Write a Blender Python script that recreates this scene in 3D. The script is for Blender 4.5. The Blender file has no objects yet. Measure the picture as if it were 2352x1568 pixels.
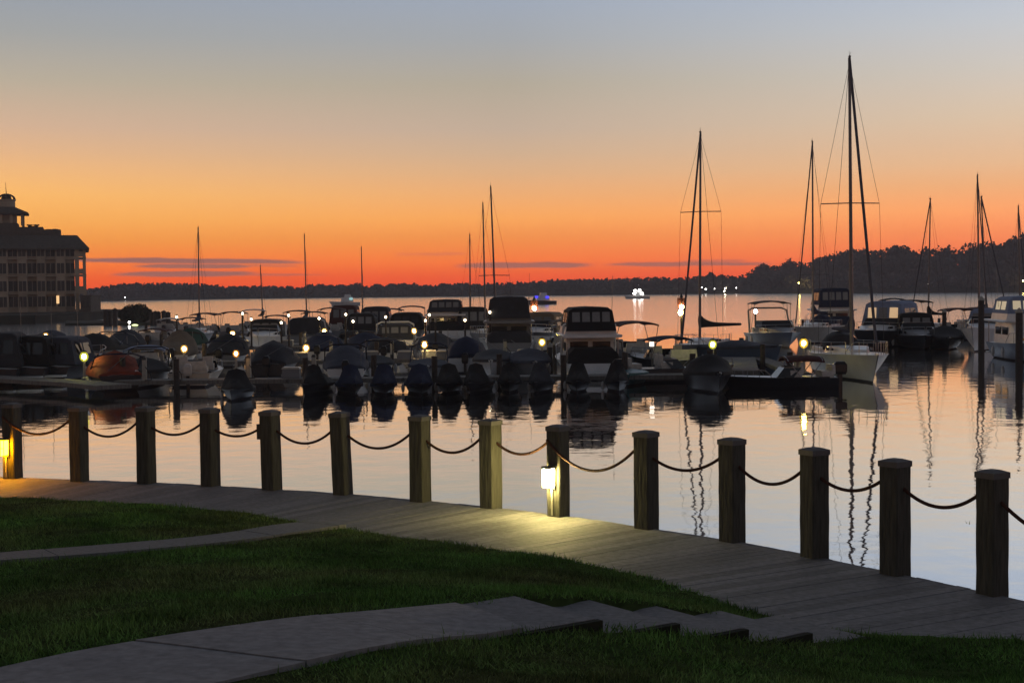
import bpy, bmesh, math, random
import numpy as np
from mathutils import Matrix, Vector
random.seed(7); rng = np.random.default_rng(7)
sc = bpy.context.scene
COL = sc.collection
PI = math.pi
R = math.radians

# ------------------------------------------------------------------ camera
F = 3398.0                       # focal length in photo pixels (photo taken as 2352 wide)
HC = 4.4                         # eye above the water
PITCH, ROLL = R(2.056), R(0.6)
MR = Matrix.Rotation(R(90) - PITCH, 3, 'X') @ Matrix.Rotation(-ROLL, 3, 'Z')
cam = bpy.data.objects.new('camera', bpy.data.cameras.new('camera'))
COL.objects.link(cam)
cam.matrix_world = Matrix.Translation((0, 0, HC)) @ MR.to_4x4()
cam.data.sensor_width = 36.0
cam.data.lens = F / 2352 * 36
cam.data.clip_start = 0.1
cam.data.clip_end = 20000
sc.camera = cam

def ray(x, y):
    return MR @ Vector(((x - 1176) / F, (784 - y) / F, -1.0))
def at(x, y, z=0.0):             # where the sight line meets the level z
    d = ray(x, y); t = (z - HC) / d.z
    return Vector((d.x * t, d.y * t, z))
def atd(x, y, dist):             # where the sight line reaches the distance dist
    d = ray(x, y); t = dist / d.y
    return Vector((d.x * t, dist, HC + d.z * t))
def lin(c):
    return tuple(((v / 255) / 12.92 if v / 255 <= 0.04045 else ((v / 255 + 0.055) / 1.055) ** 2.4) for v in c)

# ------------------------------------------------------------------ materials
def mat(name, col, rough=0.6, metal=0.0, var=0.25, scale=6.0, spec=0.4, bump=0.0, emit=None, estr=0.0, island=False, stretch=None, col2=None, scale2=0.6):
    m = bpy.data.materials.new(name); m.use_nodes = True
    nt = m.node_tree; b = nt.nodes['Principled BSDF']
    tc = nt.nodes.new('ShaderNodeTexCoord'); no = nt.nodes.new('ShaderNodeTexNoise')
    no.inputs['Scale'].default_value = scale; no.inputs['Detail'].default_value = 5
    if stretch:
        mp = nt.nodes.new('ShaderNodeMapping'); mp.inputs['Scale'].default_value = stretch
        nt.links.new(tc.outputs['Object'], mp.inputs[0]); nt.links.new(mp.outputs[0], no.inputs['Vector'])
    else:
        nt.links.new(tc.outputs['Object'], no.inputs['Vector'])
    mr = nt.nodes.new('ShaderNodeMapRange')
    mr.inputs[1].default_value = 0.3; mr.inputs[2].default_value = 0.7
    mr.inputs[3].default_value = 1 - var; mr.inputs[4].default_value = 1 + var
    nt.links.new(no.outputs['Fac'], mr.inputs[0])
    fac = mr.outputs[0]
    if island:
        g = nt.nodes.new('ShaderNodeNewGeometry'); m2 = nt.nodes.new('ShaderNodeMapRange')
        m2.inputs[3].default_value = 1 - var; m2.inputs[4].default_value = 1 + var
        nt.links.new(g.outputs['Random Per Island'], m2.inputs[0])
        mu = nt.nodes.new('ShaderNodeMath'); mu.operation = 'MULTIPLY'
        nt.links.new(fac, mu.inputs[0]); nt.links.new(m2.outputs[0], mu.inputs[1]); fac = mu.outputs[0]
    vm = nt.nodes.new('ShaderNodeVectorMath'); vm.operation = 'SCALE'
    vm.inputs[0].default_value = col[:3]
    if col2:
        n2 = nt.nodes.new('ShaderNodeTexNoise'); n2.inputs['Scale'].default_value = scale2; n2.inputs['Detail'].default_value = 4; nt.links.new(tc.outputs['Object'], n2.inputs['Vector'])
        m3 = nt.nodes.new('ShaderNodeMapRange'); m3.inputs[1].default_value = 0.42; m3.inputs[2].default_value = 0.64; nt.links.new(n2.outputs['Fac'], m3.inputs[0])
        mc = nt.nodes.new('ShaderNodeMix'); mc.data_type = 'RGBA'; mc.inputs[6].default_value = (*col[:3], 1); mc.inputs[7].default_value = (*col2, 1)
        nt.links.new(m3.outputs[0], mc.inputs[0]); nt.links.new(mc.outputs[2], vm.inputs[0])
    nt.links.new(fac, vm.inputs['Scale']); nt.links.new(vm.outputs[0], b.inputs['Base Color'])
    b.inputs['Roughness'].default_value = rough; b.inputs['Metallic'].default_value = metal
    b.inputs['Specular IOR Level'].default_value = spec
    if bump:
        bp = nt.nodes.new('ShaderNodeBump'); bp.inputs['Strength'].default_value = bump; bp.inputs['Distance'].default_value = 0.02
        nt.links.new(no.outputs['Fac'], bp.inputs['Height']); nt.links.new(bp.outputs[0], b.inputs['Normal'])
    if emit:
        b.inputs['Emission Color'].default_value = (*emit, 1); b.inputs['Emission Strength'].default_value = estr
    return m

M = {}
M['white'] = mat('white_gelcoat', (0.74, 0.75, 0.76), 0.3, var=0.08, scale=1.5)
M['silver'] = mat('silver_white_gelcoat', (0.44, 0.47, 0.5), 0.35, var=0.1, scale=1.5)
M['cream'] = mat('cream_gelcoat', (0.5, 0.46, 0.4), 0.35, var=0.1, scale=1.5)
M['grey'] = mat('grey_gelcoat', (0.2, 0.21, 0.23), 0.4, var=0.12, scale=1.5)
M['bluehull'] = mat('slate_blue_gelcoat', (0.09, 0.13, 0.22), 0.35, var=0.1, scale=1.5)
M['dark'] = mat('dark_gelcoat', (0.02, 0.022, 0.03), 0.35, var=0.2, scale=1.5)
M['maroonhull'] = mat('brown_gelcoat', (0.11, 0.09, 0.09), 0.4, var=0.15, scale=1.5)
M['teal'] = mat('teal_paint', (0.03, 0.12, 0.14), 0.4, var=0.15)
M['antifoul'] = mat('bottom_paint', (0.02, 0.02, 0.03), 0.7, var=0.2)
M['navy'] = mat('navy_canvas', (0.012, 0.02, 0.055), 0.85, var=0.2, scale=2.2, bump=0.9)
M['black'] = mat('black_canvas', (0.011, 0.011, 0.013), 0.85, var=0.25, scale=2.2, bump=0.9)
M['charcoal'] = mat('charcoal_canvas', (0.03, 0.033, 0.043), 0.85, var=0.2, scale=2.2, bump=0.9)
M['slate'] = mat('slate_canvas', (0.05, 0.058, 0.085), 0.85, var=0.2, scale=2.2, bump=0.9)
M['maroon'] = mat('maroon_canvas', (0.06, 0.01, 0.008), 0.85, var=0.2, scale=2.2, bump=0.9)
M['orange'] = mat('rust_orange_canvas', (0.21, 0.042, 0.02), 0.9, var=0.4, scale=2, bump=0.6)
M['green'] = mat('green_canvas', (0.008, 0.05, 0.03), 0.85, var=0.2, scale=2.2, bump=0.9)
M['tan'] = mat('tan_canvas', (0.2, 0.15, 0.1), 0.85, var=0.2, scale=2.2, bump=0.9)
M['paleblue'] = mat('pale_blue_canvas', (0.2, 0.26, 0.4), 0.85, var=0.15, scale=2.2, bump=0.9)
M['glass'] = mat('tinted_glass', (0.02, 0.022, 0.026), 0.08, var=0.1, spec=0.6)
M['clear'] = mat('vinyl_window', (0.2, 0.2, 0.2), 0.25, var=0.1, spec=0.5)
M['alu'] = mat('spar_metal', (0.16, 0.16, 0.17), 0.45, 0.5, var=0.1)
M['steel'] = mat('rail_metal', (0.3, 0.3, 0.31), 0.35, 0.8, var=0.1)
M['wire'] = mat('rigging_wire', (0.08, 0.08, 0.085), 0.5, 0.5, var=0.1)
M['furl'] = mat('furled_sailcloth', (0.1, 0.1, 0.12), 0.8, var=0.2)
M['motor'] = mat('motor_cowling', (0.015, 0.015, 0.018), 0.3, var=0.1)
M['whitemotor'] = mat('white_motor_cowling', (0.5, 0.5, 0.5), 0.3, var=0.1)
M['vinyl'] = mat('white_seat_vinyl', (0.5, 0.48, 0.45), 0.5, var=0.15)
M['dockwood'] = mat('dock_planks', (0.16, 0.145, 0.13), 0.8, var=0.3, scale=2, stretch=(8, 1, 1), bump=0.3)
M['pile'] = mat('wet_piling', (0.05, 0.04, 0.035), 0.8, var=0.3, bump=0.4)
M['lampmetal'] = mat('lamp_metal', (0.06, 0.06, 0.06), 0.5, 0.3, var=0.1)
M['pedestal'] = mat('pedestal_plastic', (0.35, 0.34, 0.3), 0.5, var=0.1)
M['white_fender'] = mat('fender_vinyl', (0.55, 0.55, 0.55), 0.4, var=0.1)
def glow(name, c, s): return mat(name, (0.8, 0.8, 0.8), 0.5, var=0.02, emit=c, estr=s)
def globe(name, core, cs, shell, ss, tr=0.45):     # a bulb and a frosted globe whose own faint glow imitates a halo
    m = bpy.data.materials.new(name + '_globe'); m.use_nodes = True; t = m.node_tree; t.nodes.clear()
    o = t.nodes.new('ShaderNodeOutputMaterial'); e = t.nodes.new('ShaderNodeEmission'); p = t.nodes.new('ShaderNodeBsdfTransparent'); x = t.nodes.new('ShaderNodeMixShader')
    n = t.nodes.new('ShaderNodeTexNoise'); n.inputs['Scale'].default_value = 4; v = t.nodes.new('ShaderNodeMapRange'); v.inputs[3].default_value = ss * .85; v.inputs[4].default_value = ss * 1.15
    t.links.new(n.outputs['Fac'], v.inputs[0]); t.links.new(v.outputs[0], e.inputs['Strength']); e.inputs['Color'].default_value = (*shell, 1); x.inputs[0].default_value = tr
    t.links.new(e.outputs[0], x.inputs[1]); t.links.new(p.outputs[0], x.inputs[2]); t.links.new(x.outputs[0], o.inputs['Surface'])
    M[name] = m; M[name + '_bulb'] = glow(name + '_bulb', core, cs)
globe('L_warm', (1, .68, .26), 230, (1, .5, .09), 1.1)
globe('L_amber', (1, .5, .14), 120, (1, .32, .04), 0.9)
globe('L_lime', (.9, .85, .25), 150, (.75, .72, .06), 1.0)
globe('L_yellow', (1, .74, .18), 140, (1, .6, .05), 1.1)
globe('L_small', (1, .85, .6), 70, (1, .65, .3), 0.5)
M['L_white'] = glow('light_white', (1, 0.97, 0.9), 14)
M['L_blue'] = glow('light_blue', (0.03, 0.02, 1.0), 1.2)
M['L_cyan'] = glow('light_cyan', (0.45, 0.9, 0.9), .6)
M['L_cabin'] = glow('cabin_light', (1, 0.62, 0.28), 0.5)
M['L_cabindim'] = glow('cabin_light_dim', (1, 0.8, 0.45), 0.35)
M['L_green'] = glow('cockpit_green', (0.35, 0.6, 0.2), 0.2)
M['L_post'] = glow('post_lamp_glass', (1, 0.8, 0.27), 330)
M['L_postamber'] = glow('post_lamp_amber', (1, 0.36, 0.0015), 220)

# ------------------------------------------------------------------ mesh builder and tagging
class MB:
    def __init__(s): s.v = []; s.f = []
    def quad(s, a, b, c, d):
        n = len(s.v); s.v += [tuple(a), tuple(b), tuple(c), tuple(d)]; s.f.append((n, n+1, n+2, n+3)); return s
    def box(s, c, size, rz=0.0, top=1.0, rx=0.0):
        n = len(s.v); cx, cy, cz = c; sx, sy, sz = (k / 2 for k in size)
        for z, k in ((-sz, 1.0), (sz, top)):
            for x, y in ((-sx, -sy), (sx, -sy), (sx, sy), (-sx, sy)):
                v = Vector((x * k, y * k, z))
                if rx: v = Matrix.Rotation(rx, 3, 'X') @ v
                if rz: v = Matrix.Rotation(rz, 3, 'Z') @ v
                s.v.append((cx + v.x, cy + v.y, cz + v.z))
        for q in ((3, 2, 1, 0), (4, 5, 6, 7), (0, 1, 5, 4), (1, 2, 6, 5), (2, 3, 7, 6), (3, 0, 4, 7)):
            s.f.append(tuple(n + k for k in q))
        return s
    def tube(s, pts, r, n=6, r2=None):
        pts = [Vector(p) for p in pts]; m = len(pts); base = len(s.v)
        for i, p in enumerate(pts):
            t = (pts[min(i+1, m-1)] - pts[max(i-1, 0)])
            if t.length < 1e-9: t = Vector((0, 0, 1))
            t.normalize()
            up = Vector((0, 0, 1)) if abs(t.z) < 0.9 else Vector((1, 0, 0))
            u = t.cross(up).normalized(); w = u.cross(t)
            rr = r if r2 is None else r + (r2 - r) * i / max(1, m - 1)
            for k in range(n):
                a = 2 * PI * k / n
                s.v.append(tuple(p + rr * (math.cos(a) * u + math.sin(a) * w)))
        for i in range(m - 1):
            for k in range(n):
                a = base + i*n + k; b = base + i*n + (k+1) % n
                s.f.append((a, b, b + n, a + n))
        s.f.append(tuple(base + k for k in range(n))[::-1]); s.f.append(tuple(base + (m-1)*n + k for k in range(n)))
        return s
    def loft(s, secs, cap=True, closed=False):
        base = len(s.v); n = len(secs[0])
        for q in secs: s.v += [tuple(p) for p in q]
        for i in range(len(secs) - 1):
            for k in range(n if closed else n - 1):
                a = base + i*n + k; b = base + i*n + (k+1) % n
                s.f.append((a, b, b + n, a + n))
        if cap:
            s.f.append(tuple(base + k for k in range(n))[::-1])
            s.f.append(tuple(base + (len(secs)-1)*n + k for k in range(n)))
        return s
    def rev(s, prof, c=(0, 0, 0), n=12):
        secs = [[(c[0] + r*math.cos(2*PI*k/n), c[1] + r*math.sin(2*PI*k/n), c[2] + z) for k in range(n)] for r, z in prof]
        return s.loft(secs, True, True)
    def ell(s, c, r, n=10, m=6):
        return s.rev_s([(math.sin(PI*(i+.02)/(m+.04)), -math.cos(PI*(i+.02)/(m+.04))) for i in range(m+1)], c, r, n)
    def rev_s(s, prof, c, r, n):
        secs = [[(c[0] + r[0]*q*math.cos(2*PI*k/n), c[1] + r[1]*q*math.sin(2*PI*k/n), c[2] + r[2]*z) for k in range(n)] for q, z in prof]
        return s.loft(secs, True, True)
    def build(s, name, m, parent=None, smooth=False):
        me = bpy.data.meshes.new(name); me.from_pydata(s.v, [], s.f)
        bm = bmesh.new(); bm.from_mesh(me); bmesh.ops.recalc_face_normals(bm, faces=bm.faces); bm.to_mesh(me); bm.free()
        me.materials.append(M[m] if isinstance(m, str) else m)
        if smooth:
            for p in me.polygons: p.use_smooth = True
            try: me.set_sharp_from_angle(angle=R(40))
            except Exception: pass
        o = bpy.data.objects.new(name, me); COL.objects.link(o)
        if parent is not None: o.parent = parent
        return o
def npmesh(name, v, f, m, parent=None):
    v = np.asarray(v, dtype=np.float32); f = np.asarray(f, dtype=np.int32); k = f.shape[1]
    me = bpy.data.meshes.new(name)
    me.vertices.add(len(v)); me.vertices.foreach_set('co', v.ravel())
    me.loops.add(f.size); me.loops.foreach_set('vertex_index', f.ravel())
    me.polygons.add(len(f)); me.polygons.foreach_set('loop_start', np.arange(len(f), dtype=np.int32) * k)
    me.polygons.foreach_set('loop_total', np.full(len(f), k, dtype=np.int32))
    me.update(calc_edges=True); me.materials.append(M[m] if isinstance(m, str) else m)
    o = bpy.data.objects.new(name, me); COL.objects.link(o)
    if parent is not None: o.parent = parent
    return o
def tag(o, label, cat, group=None):
    o['label'] = label; o['category'] = cat
    if group: o['group'] = group
    return o
def thing(name, loc, rz, label, cat, group=None):
    o = bpy.data.objects.new(name, None); o.empty_display_size = 0.2; COL.objects.link(o)
    o.location = loc; o.rotation_euler = (0, 0, rz)
    return tag(o, label, cat, group)
def struct(o, kind='structure'): o['kind'] = kind; return o
ORD = ['first', 'second', 'third', 'fourth', 'fifth', 'sixth', 'seventh', 'eighth', 'ninth', 'tenth', 'eleventh', 'twelfth', 'thirteenth',
       'fourteenth', 'fifteenth', 'sixteenth', 'seventeenth', 'eighteenth', 'nineteenth', 'twentieth', 'twenty-first', 'twenty-second', 'twenty-third', 'twenty-fourth']
def local(root_loc, rz, p):
    return Matrix.Rotation(-rz, 3, 'Z') @ (Vector(p) - Vector(root_loc))

# ------------------------------------------------------------------ sky
w = bpy.data.worlds.new('World'); sc.world = w; w.use_nodes = True
nt = w.node_tree; N = nt.nodes; LK = nt.links
bg = N['Background']; bg.inputs['Strength'].default_value = 1.0
def node(t, **kw):
    n = N.new(t)
    for k, v in kw.items(): setattr(n, k, v)
    return n
def val(sock, v):
    if isinstance(v, (int, float)): sock.default_value = v
    else: LK.new(v, sock)
def math_(op, a, b=None, c=None):
    n = node('ShaderNodeMath', operation=op); val(n.inputs[0], a)
    if b is not None: val(n.inputs[1], b)
    if c is not None: val(n.inputs[2], c)
    return n.outputs[0]
def maprange(v, a, b, c, d, smooth=False):
    n = node('ShaderNodeMapRange'); n.interpolation_type = 'SMOOTHSTEP' if smooth else 'LINEAR'
    val(n.inputs[0], v)
    for i, k in enumerate((a, b, c, d)): n.inputs[i+1].default_value = k
    return n.outputs[0]
def mix(f, a, b, blend='MIX'):
    n = node('ShaderNodeMix', data_type='RGBA', blend_type=blend); val(n.inputs[0], f)
    for s_, v in ((n.inputs[6], a), (n.inputs[7], b)):
        if isinstance(v, tuple): s_.default_value = (*v[:3], 1)
        else: LK.new(v, s_)
    return n.outputs[2]
tc = node('ShaderNodeTexCoord'); sx = node('ShaderNodeSeparateXYZ'); LK.new(tc.outputs['Generated'], sx.inputs[0])
el = math_('MULTIPLY', math_('ARCSINE', sx.outputs[2]), 57.2958)
az = math_('MULTIPLY', math_('ARCTAN2', sx.outputs[0], sx.outputs[1]), 57.2958)
ELMAX = 24.0
HAZE = 0.00048                    # density of the evening haze (box built below); the sky behind it is that much clearer
def clear_air(deg, c):
    T = math.exp(-HAZE * min(1180.0, 42 / math.tan(max(R(deg), 0.01))))
    return [max(0.004, (v - s_ * (1 - T)) / T) for v, s_ in zip(lin(c), (0.085, 0.07, 0.075))]
def ramp(stops):
    n = node('ShaderNodeValToRGB'); cr = n.color_ramp
    LK.new(math_('DIVIDE', el, ELMAX), n.inputs[0])
    while len(cr.elements) < len(stops): cr.elements.new(0.5)
    for e, (deg, c) in zip(cr.elements, stops):
        e.position = min(1.0, max(0, deg / ELMAX)); e.color = (*[k_ * 0.5 for k_ in clear_air(deg, c)], 1)
    return n.outputs[0]
SKY_L = [(0.1, (234, 88, 54)), (0.5, (238, 98, 55)), (1.05, (246, 124, 62)), (1.9, (241, 154, 74)), (2.7, (243, 171, 90)), (3.6, (248, 184, 106)), (4.4, (240, 183, 122)), (5.2, (226, 179, 136)),
         (6.1, (211, 176, 148)), (7.8, (184, 172, 154)), (9.5, (162, 163, 162)), (11.1, (150, 158, 170)), (24, (146, 152, 166))]
SKY_C = [(0.1, (228, 86, 60)), (0.5, (233, 97, 62)), (1.05, (244, 122, 68)), (1.9, (240, 144, 78)), (2.7, (247, 166, 94)), (3.6, (236, 172, 116)), (4.4, (221, 174, 132)), (5.2, (207, 174, 144)),
         (6.1, (194, 172, 153)), (7.8, (178, 168, 152)), (9.5, (164, 167, 171)), (11.1, (158, 168, 184)), (24, (148, 155, 170))]
SKY_R = [(0.1, (230, 92, 70)), (0.5, (234, 100, 74)), (1.05, (242, 118, 82)), (1.9, (250, 144, 94)), (2.7, (252, 164, 108)), (3.6, (238, 174, 124)), (4.4, (230, 184, 144)), (5.2, (224, 188, 156)),
         (6.1, (219, 194, 168)), (7.8, (207, 198, 188)), (9.5, (196, 199, 204)), (11.1, (182, 193, 210)), (24, (152, 160, 178))]
base = mix(maprange(az, -19, 0, 0, 1), ramp(SKY_L), ramp(SKY_C))
base = mix(maprange(az, 0, 19, 0, 1), base, ramp(SKY_R))
# thin cloud streaks low over the far shore: (az0, az1, el, half thickness, slope)
def pxdir(x, y):
    d = ray(x, y).normalized(); return math.degrees(math.atan2(d.x, d.y)), math.degrees(math.asin(d.z))
nz = node('ShaderNodeTexNoise'); nz.inputs['Scale'].default_value = 1.0; nz.inputs['Detail'].default_value = 4
cv = node('ShaderNodeCombineXYZ'); LK.new(math_('MULTIPLY', az, 0.55), cv.inputs[0]); LK.new(math_('MULTIPLY', el, 3.0), cv.inputs[1]); LK.new(cv.outputs[0], nz.inputs['Vector'])
wob = math_('MULTIPLY', math_('SUBTRACT', nz.outputs['Fac'], 0.5), 0.16)
elw = math_('ADD', el, wob)
cloud = None
for (xa, ya, xb, yb, th, s_) in ((120, 596, 720, 602, 7, .95), (300, 611, 590, 612, 6, .9), (560, 610, 690, 611, 3, .5), (250, 630, 600, 628, 7, .9), (520, 629, 760, 632, 3, .5),
                                 (1040, 610, 1370, 608, 8, .85), (1380, 608, 1780, 605, 6, .8), (900, 584, 1080, 583, 3, .4), (1560, 600, 1720, 598, 4, .5)):
    (a0, e0), (a1, e1) = pxdir(xa, ya), pxdir(xb, yb)
    u = math_('DIVIDE', math_('SUBTRACT', az, (a0 + a1) / 2), (a1 - a0) / 2)
    ec = math_('ADD', math_('MULTIPLY', u, (e1 - e0) / 2), (e0 + e1) / 2)
    v_ = math_('DIVIDE', math_('SUBTRACT', elw, ec), th / F * 57.3)
    r2 = math_('ADD', math_('MULTIPLY', math_('MULTIPLY', u, u), math_('MULTIPLY', u, u)), math_('MULTIPLY', v_, v_))
    k = math_('MULTIPLY', maprange(r2, 0.15, 1.25, 1, 0, True), s_)
    cloud = k if cloud is None else math_('MAXIMUM', cloud, k)
base = mix(1.0, base, (2.0, 2.0, 2.0), 'MULTIPLY')
base = mix(cloud, base, tuple(v * 1.35 for v in lin((158, 104, 96))))
# overhead the dusk is darker, and the east behind the camera darker still
fall = maprange(el, 14, 56, 1.0, 0.24, True)
east = maprange(sx.outputs[1], -0.3, 0.9, 0.42, 1.0, True)
dusk = mix(1.0, base, math_('MULTIPLY', fall, east), 'MULTIPLY')
sky = node('ShaderNodeTexSky'); sky.sky_type = 'NISHITA'; sky.sun_disc = False
sky.sun_elevation = R(-1.5); sky.sun_rotation = R(-20); sky.altitude = 0
nish = node('ShaderNodeVectorMath', operation='SCALE'); LK.new(sky.outputs[0], nish.inputs[0]); nish.inputs['Scale'].default_value = 0.01
tot = node('ShaderNodeVectorMath', operation='ADD'); LK.new(dusk, tot.inputs[0]); LK.new(nish.outputs[0], tot.inputs[1])
LK.new(tot.outputs[0], bg.inputs['Color'])
sc.view_settings.view_transform = 'Standard'; sc.view_settings.look = 'None'
sc.view_settings.exposure = 0; sc.view_settings.gamma = 1
# ------------------------------------------------------------------ water
def water_mat():
    m = bpy.data.materials.new('lake_water'); m.use_nodes = True
    t = m.node_tree; n = t.nodes; l = t.links; n.clear()
    out = n.new('ShaderNodeOutputMaterial')
    geo = n.new('ShaderNodeNewGeometry')
    def noise(scale, sx_, sy_, det, rough=0.5):
        mp = n.new('ShaderNodeMapping'); mp.inputs['Scale'].default_value = (sx_, sy_, 1); l.new(geo.outputs['Position'], mp.inputs[0])
        k = n.new('ShaderNodeTexNoise'); k.inputs['Scale'].default_value = scale; k.inputs['Detail'].default_value = det; k.inputs['Roughness'].default_value = rough
        l.new(mp.outputs[0], k.inputs['Vector']); return k.outputs['Fac']
    b1 = n.new('ShaderNodeBump'); b1.inputs['Strength'].default_value = 1.0; b1.inputs['Distance'].default_value = 0.012
    l.new(noise(1.0, 0.8, 0.7, 2), b1.inputs['Height'])
    b2 = n.new('ShaderNodeBump'); b2.inputs['Strength'].default_value = 1.0; b2.inputs['Distance'].default_value = 0.0015
    l.new(noise(1.0, 3.2, 4.4, 2), b2.inputs['Height']); l.new(b1.outputs[0], b2.inputs['Normal'])
    # the open water beyond the marina is ruffled by the breeze, the basin is slick
    ln = n.new('ShaderNodeVectorMath'); ln.operation = 'LENGTH'; l.new(geo.outputs['Position'], ln.inputs[0])
    rg = n.new('ShaderNodeMapRange'); rg.interpolation_type = 'SMOOTHSTEP'
    for i, v in enumerate((30, 190, 0.025, 0.14)): rg.inputs[i+1].default_value = v
    l.new(ln.outputs['Value'], rg.inputs[0])
    gl = n.new('ShaderNodeBsdfGlossy'); gl.inputs['Color'].default_value = (1, 1, 1, 1); l.new(rg.outputs[0], gl.inputs['Roughness'])
    df = n.new('ShaderNodeBsdfDiffuse'); df.inputs['Color'].default_value = (0.012, 0.016, 0.02, 1)
    fr = n.new('ShaderNodeLayerWeight'); fr.inputs['Blend'].default_value = 0.5
    mr = n.new('ShaderNodeMapRange')
    for i, v in enumerate((0.45, 0.9, 0.22, 1.0)): mr.inputs[i+1].default_value = v
    l.new(fr.outputs['Facing'], mr.inputs[0])
    mx = n.new('ShaderNodeMixShader'); l.new(mr.outputs[0], mx.inputs[0]); l.new(df.outputs[0], mx.inputs[1]); l.new(gl.outputs[0], mx.inputs[2])
    l.new(b2.outputs[0], gl.inputs['Normal']); l.new(mx.outputs[0], out.inputs['Surface'])
    return m
M['water'] = water_mat()
wm = MB(); wm.quad((-1250, -285, 0), (1250, -285, 0), (1250, 1180, 0), (-1250, 1180, 0)); struct(wm.build('water', 'water'))

# ------------------------------------------------------------------ boardwalk
DZ = 1.8
far_px = [(0, 1095), (100, 1098), (205, 1103), (310, 1105.5), (410, 1110), (510, 1116), (625, 1123), (765, 1131), (870, 1140), (990, 1151), (1100, 1161), (1200, 1173), (1315, 1187), (1455, 1207),
          (1515, 1217), (1650, 1236), (1715, 1247), (1838, 1271), (1905, 1285), (2020, 1308), (2092, 1325), (2240, 1354), (2352, 1380)]
near_px = [(0, 1147), (200, 1155), (400, 1166), (600, 1188), (700, 1205), (850, 1230), (1000, 1247), (1200, 1273), (1400, 1308), (1560, 1353), (1700, 1402), (1790, 1434), (1900, 1450), (1990, 1464), (2130, 1470), (2352, 1473)]
farl = [at(x, y, DZ) for x, y in far_px]; nearl = [at(x, y, DZ) for x, y in near_px]
d0 = (farl[0] - farl[4]).normalized(); farl = [farl[0] + d0 * k for k in (9, 6, 3)] + farl
d1 = (farl[-1] - farl[-4]).normalized(); farl += [farl[-1] + d1 * k for k in (1.5, 3, 4.5)]
d0 = (nearl[0] - nearl[3]).normalized(); nearl = [nearl[0] + d0 * k for k in (9, 6, 3)] + nearl
nearl += [nearl[-1] + Vector((1.6, -0.5, 0)), nearl[-1] + Vector((3, -2.4, 0))]
def resample(pl, step):
    out = [pl[0].copy()]; acc = 0.0
    for a, b in zip(pl, pl[1:]):
        L = (b - a).length; s = step - acc
        while s <= L:
            out.append(a + (b - a) * (s / L)); s += step
        acc = L - (s - step)
    return out
def smooth(pl, k=6):
    for _ in range(k): pl = [pl[0]] + [(a + b * 2 + c) / 4 for a, b, c in zip(pl, pl[1:], pl[2:])] + [pl[-1]]
    return pl
FAR = smooth(resample(farl, 0.15), 10); NEAR = smooth(resample(nearl, 0.3), 4)
def tangent(i, P=FAR, k=4):
    return (P[min(len(P)-1, i+k)] - P[max(0, i-k)]).normalized()
def nearest_i(p, P=FAR): return min(range(len(P)), key=lambda i: (P[i].xy - p.xy).length_squared)
def cross_near(p, d):            # first hit of the ray with the lawn edge
    best = None
    for a, b in zip(NEAR, NEAR[1:]):
        e = b - a; det = d.x * -e.y + d.y * e.x
        if abs(det) < 1e-9: continue
        q = a - p; t = (q.x * -e.y + q.y * e.x) / det; u = (d.x * q.y - d.y * q.x) / det
        if t > 0.05 and -0.001 <= u <= 1.001 and (best is None or t < best): best = t
    return best
boards = MB(); inward = []; lastT = 3.0
for i in range(len(FAR)):
    t = tangent(i); n_ = Vector((t.y, -t.x, 0))   # towards the lawn
    if n_.y > 0: n_ = -n_
    T = cross_near(FAR[i], n_); T = lastT if T is None else min(T, 6.0); lastT = T
    inward.append((n_, T))
for i in range(len(FAR) - 1):
    (na, Ta), (nb, Tb) = inward[i], inward[i+1]; a, b = FAR[i], FAR[i+1]
    g = (b - a) * 0.02; e = 0.22; dz = random.uniform(-0.0015, 0.0015); rag = random.uniform(-0.012, 0.012)
    p = [a + g - na * (0.02 + rag), b - g - nb * (0.02 + rag), b - g + nb * (Tb + e), a + g + na * (Ta + e)]
    lo = [Vector((q.x, q.y, DZ - 0.04 + dz)) for q in p]; hi = [Vector((q.x, q.y, DZ + dz)) for q in p]
    k = len(boards.v); boards.v += [tuple(q) for q in lo + hi]
    for q in ((3, 2, 1, 0), (4, 5, 6, 7), (0, 1, 5, 4), (1, 2, 6, 5), (2, 3, 7, 6), (3, 0, 4, 7)): boards.f.append(tuple(k + j for j in q))
M['board'] = mat('weathered_boards', (0.19, 0.185, 0.19), 0.8, var=0.22, scale=3.0, spec=0.35, bump=0.5, island=True, stretch=(6, 6, 1))
struct(boards.build('boardwalk', 'board'))
sw = MB(); out_ = [p - inward[i][0] * -0.1 for i, p in enumerate(FAR)]
sw.loft([[(p.x, p.y, DZ - 0.06) for p in out_], [(p.x, p.y, -1.0) for p in out_]], cap=False)
M['bulk'] = mat('bulkhead_timber', (0.1, 0.085, 0.07), 0.8, var=0.3, scale=3, bump=0.4)
struct(sw.build('seawall', 'bulk'))

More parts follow.
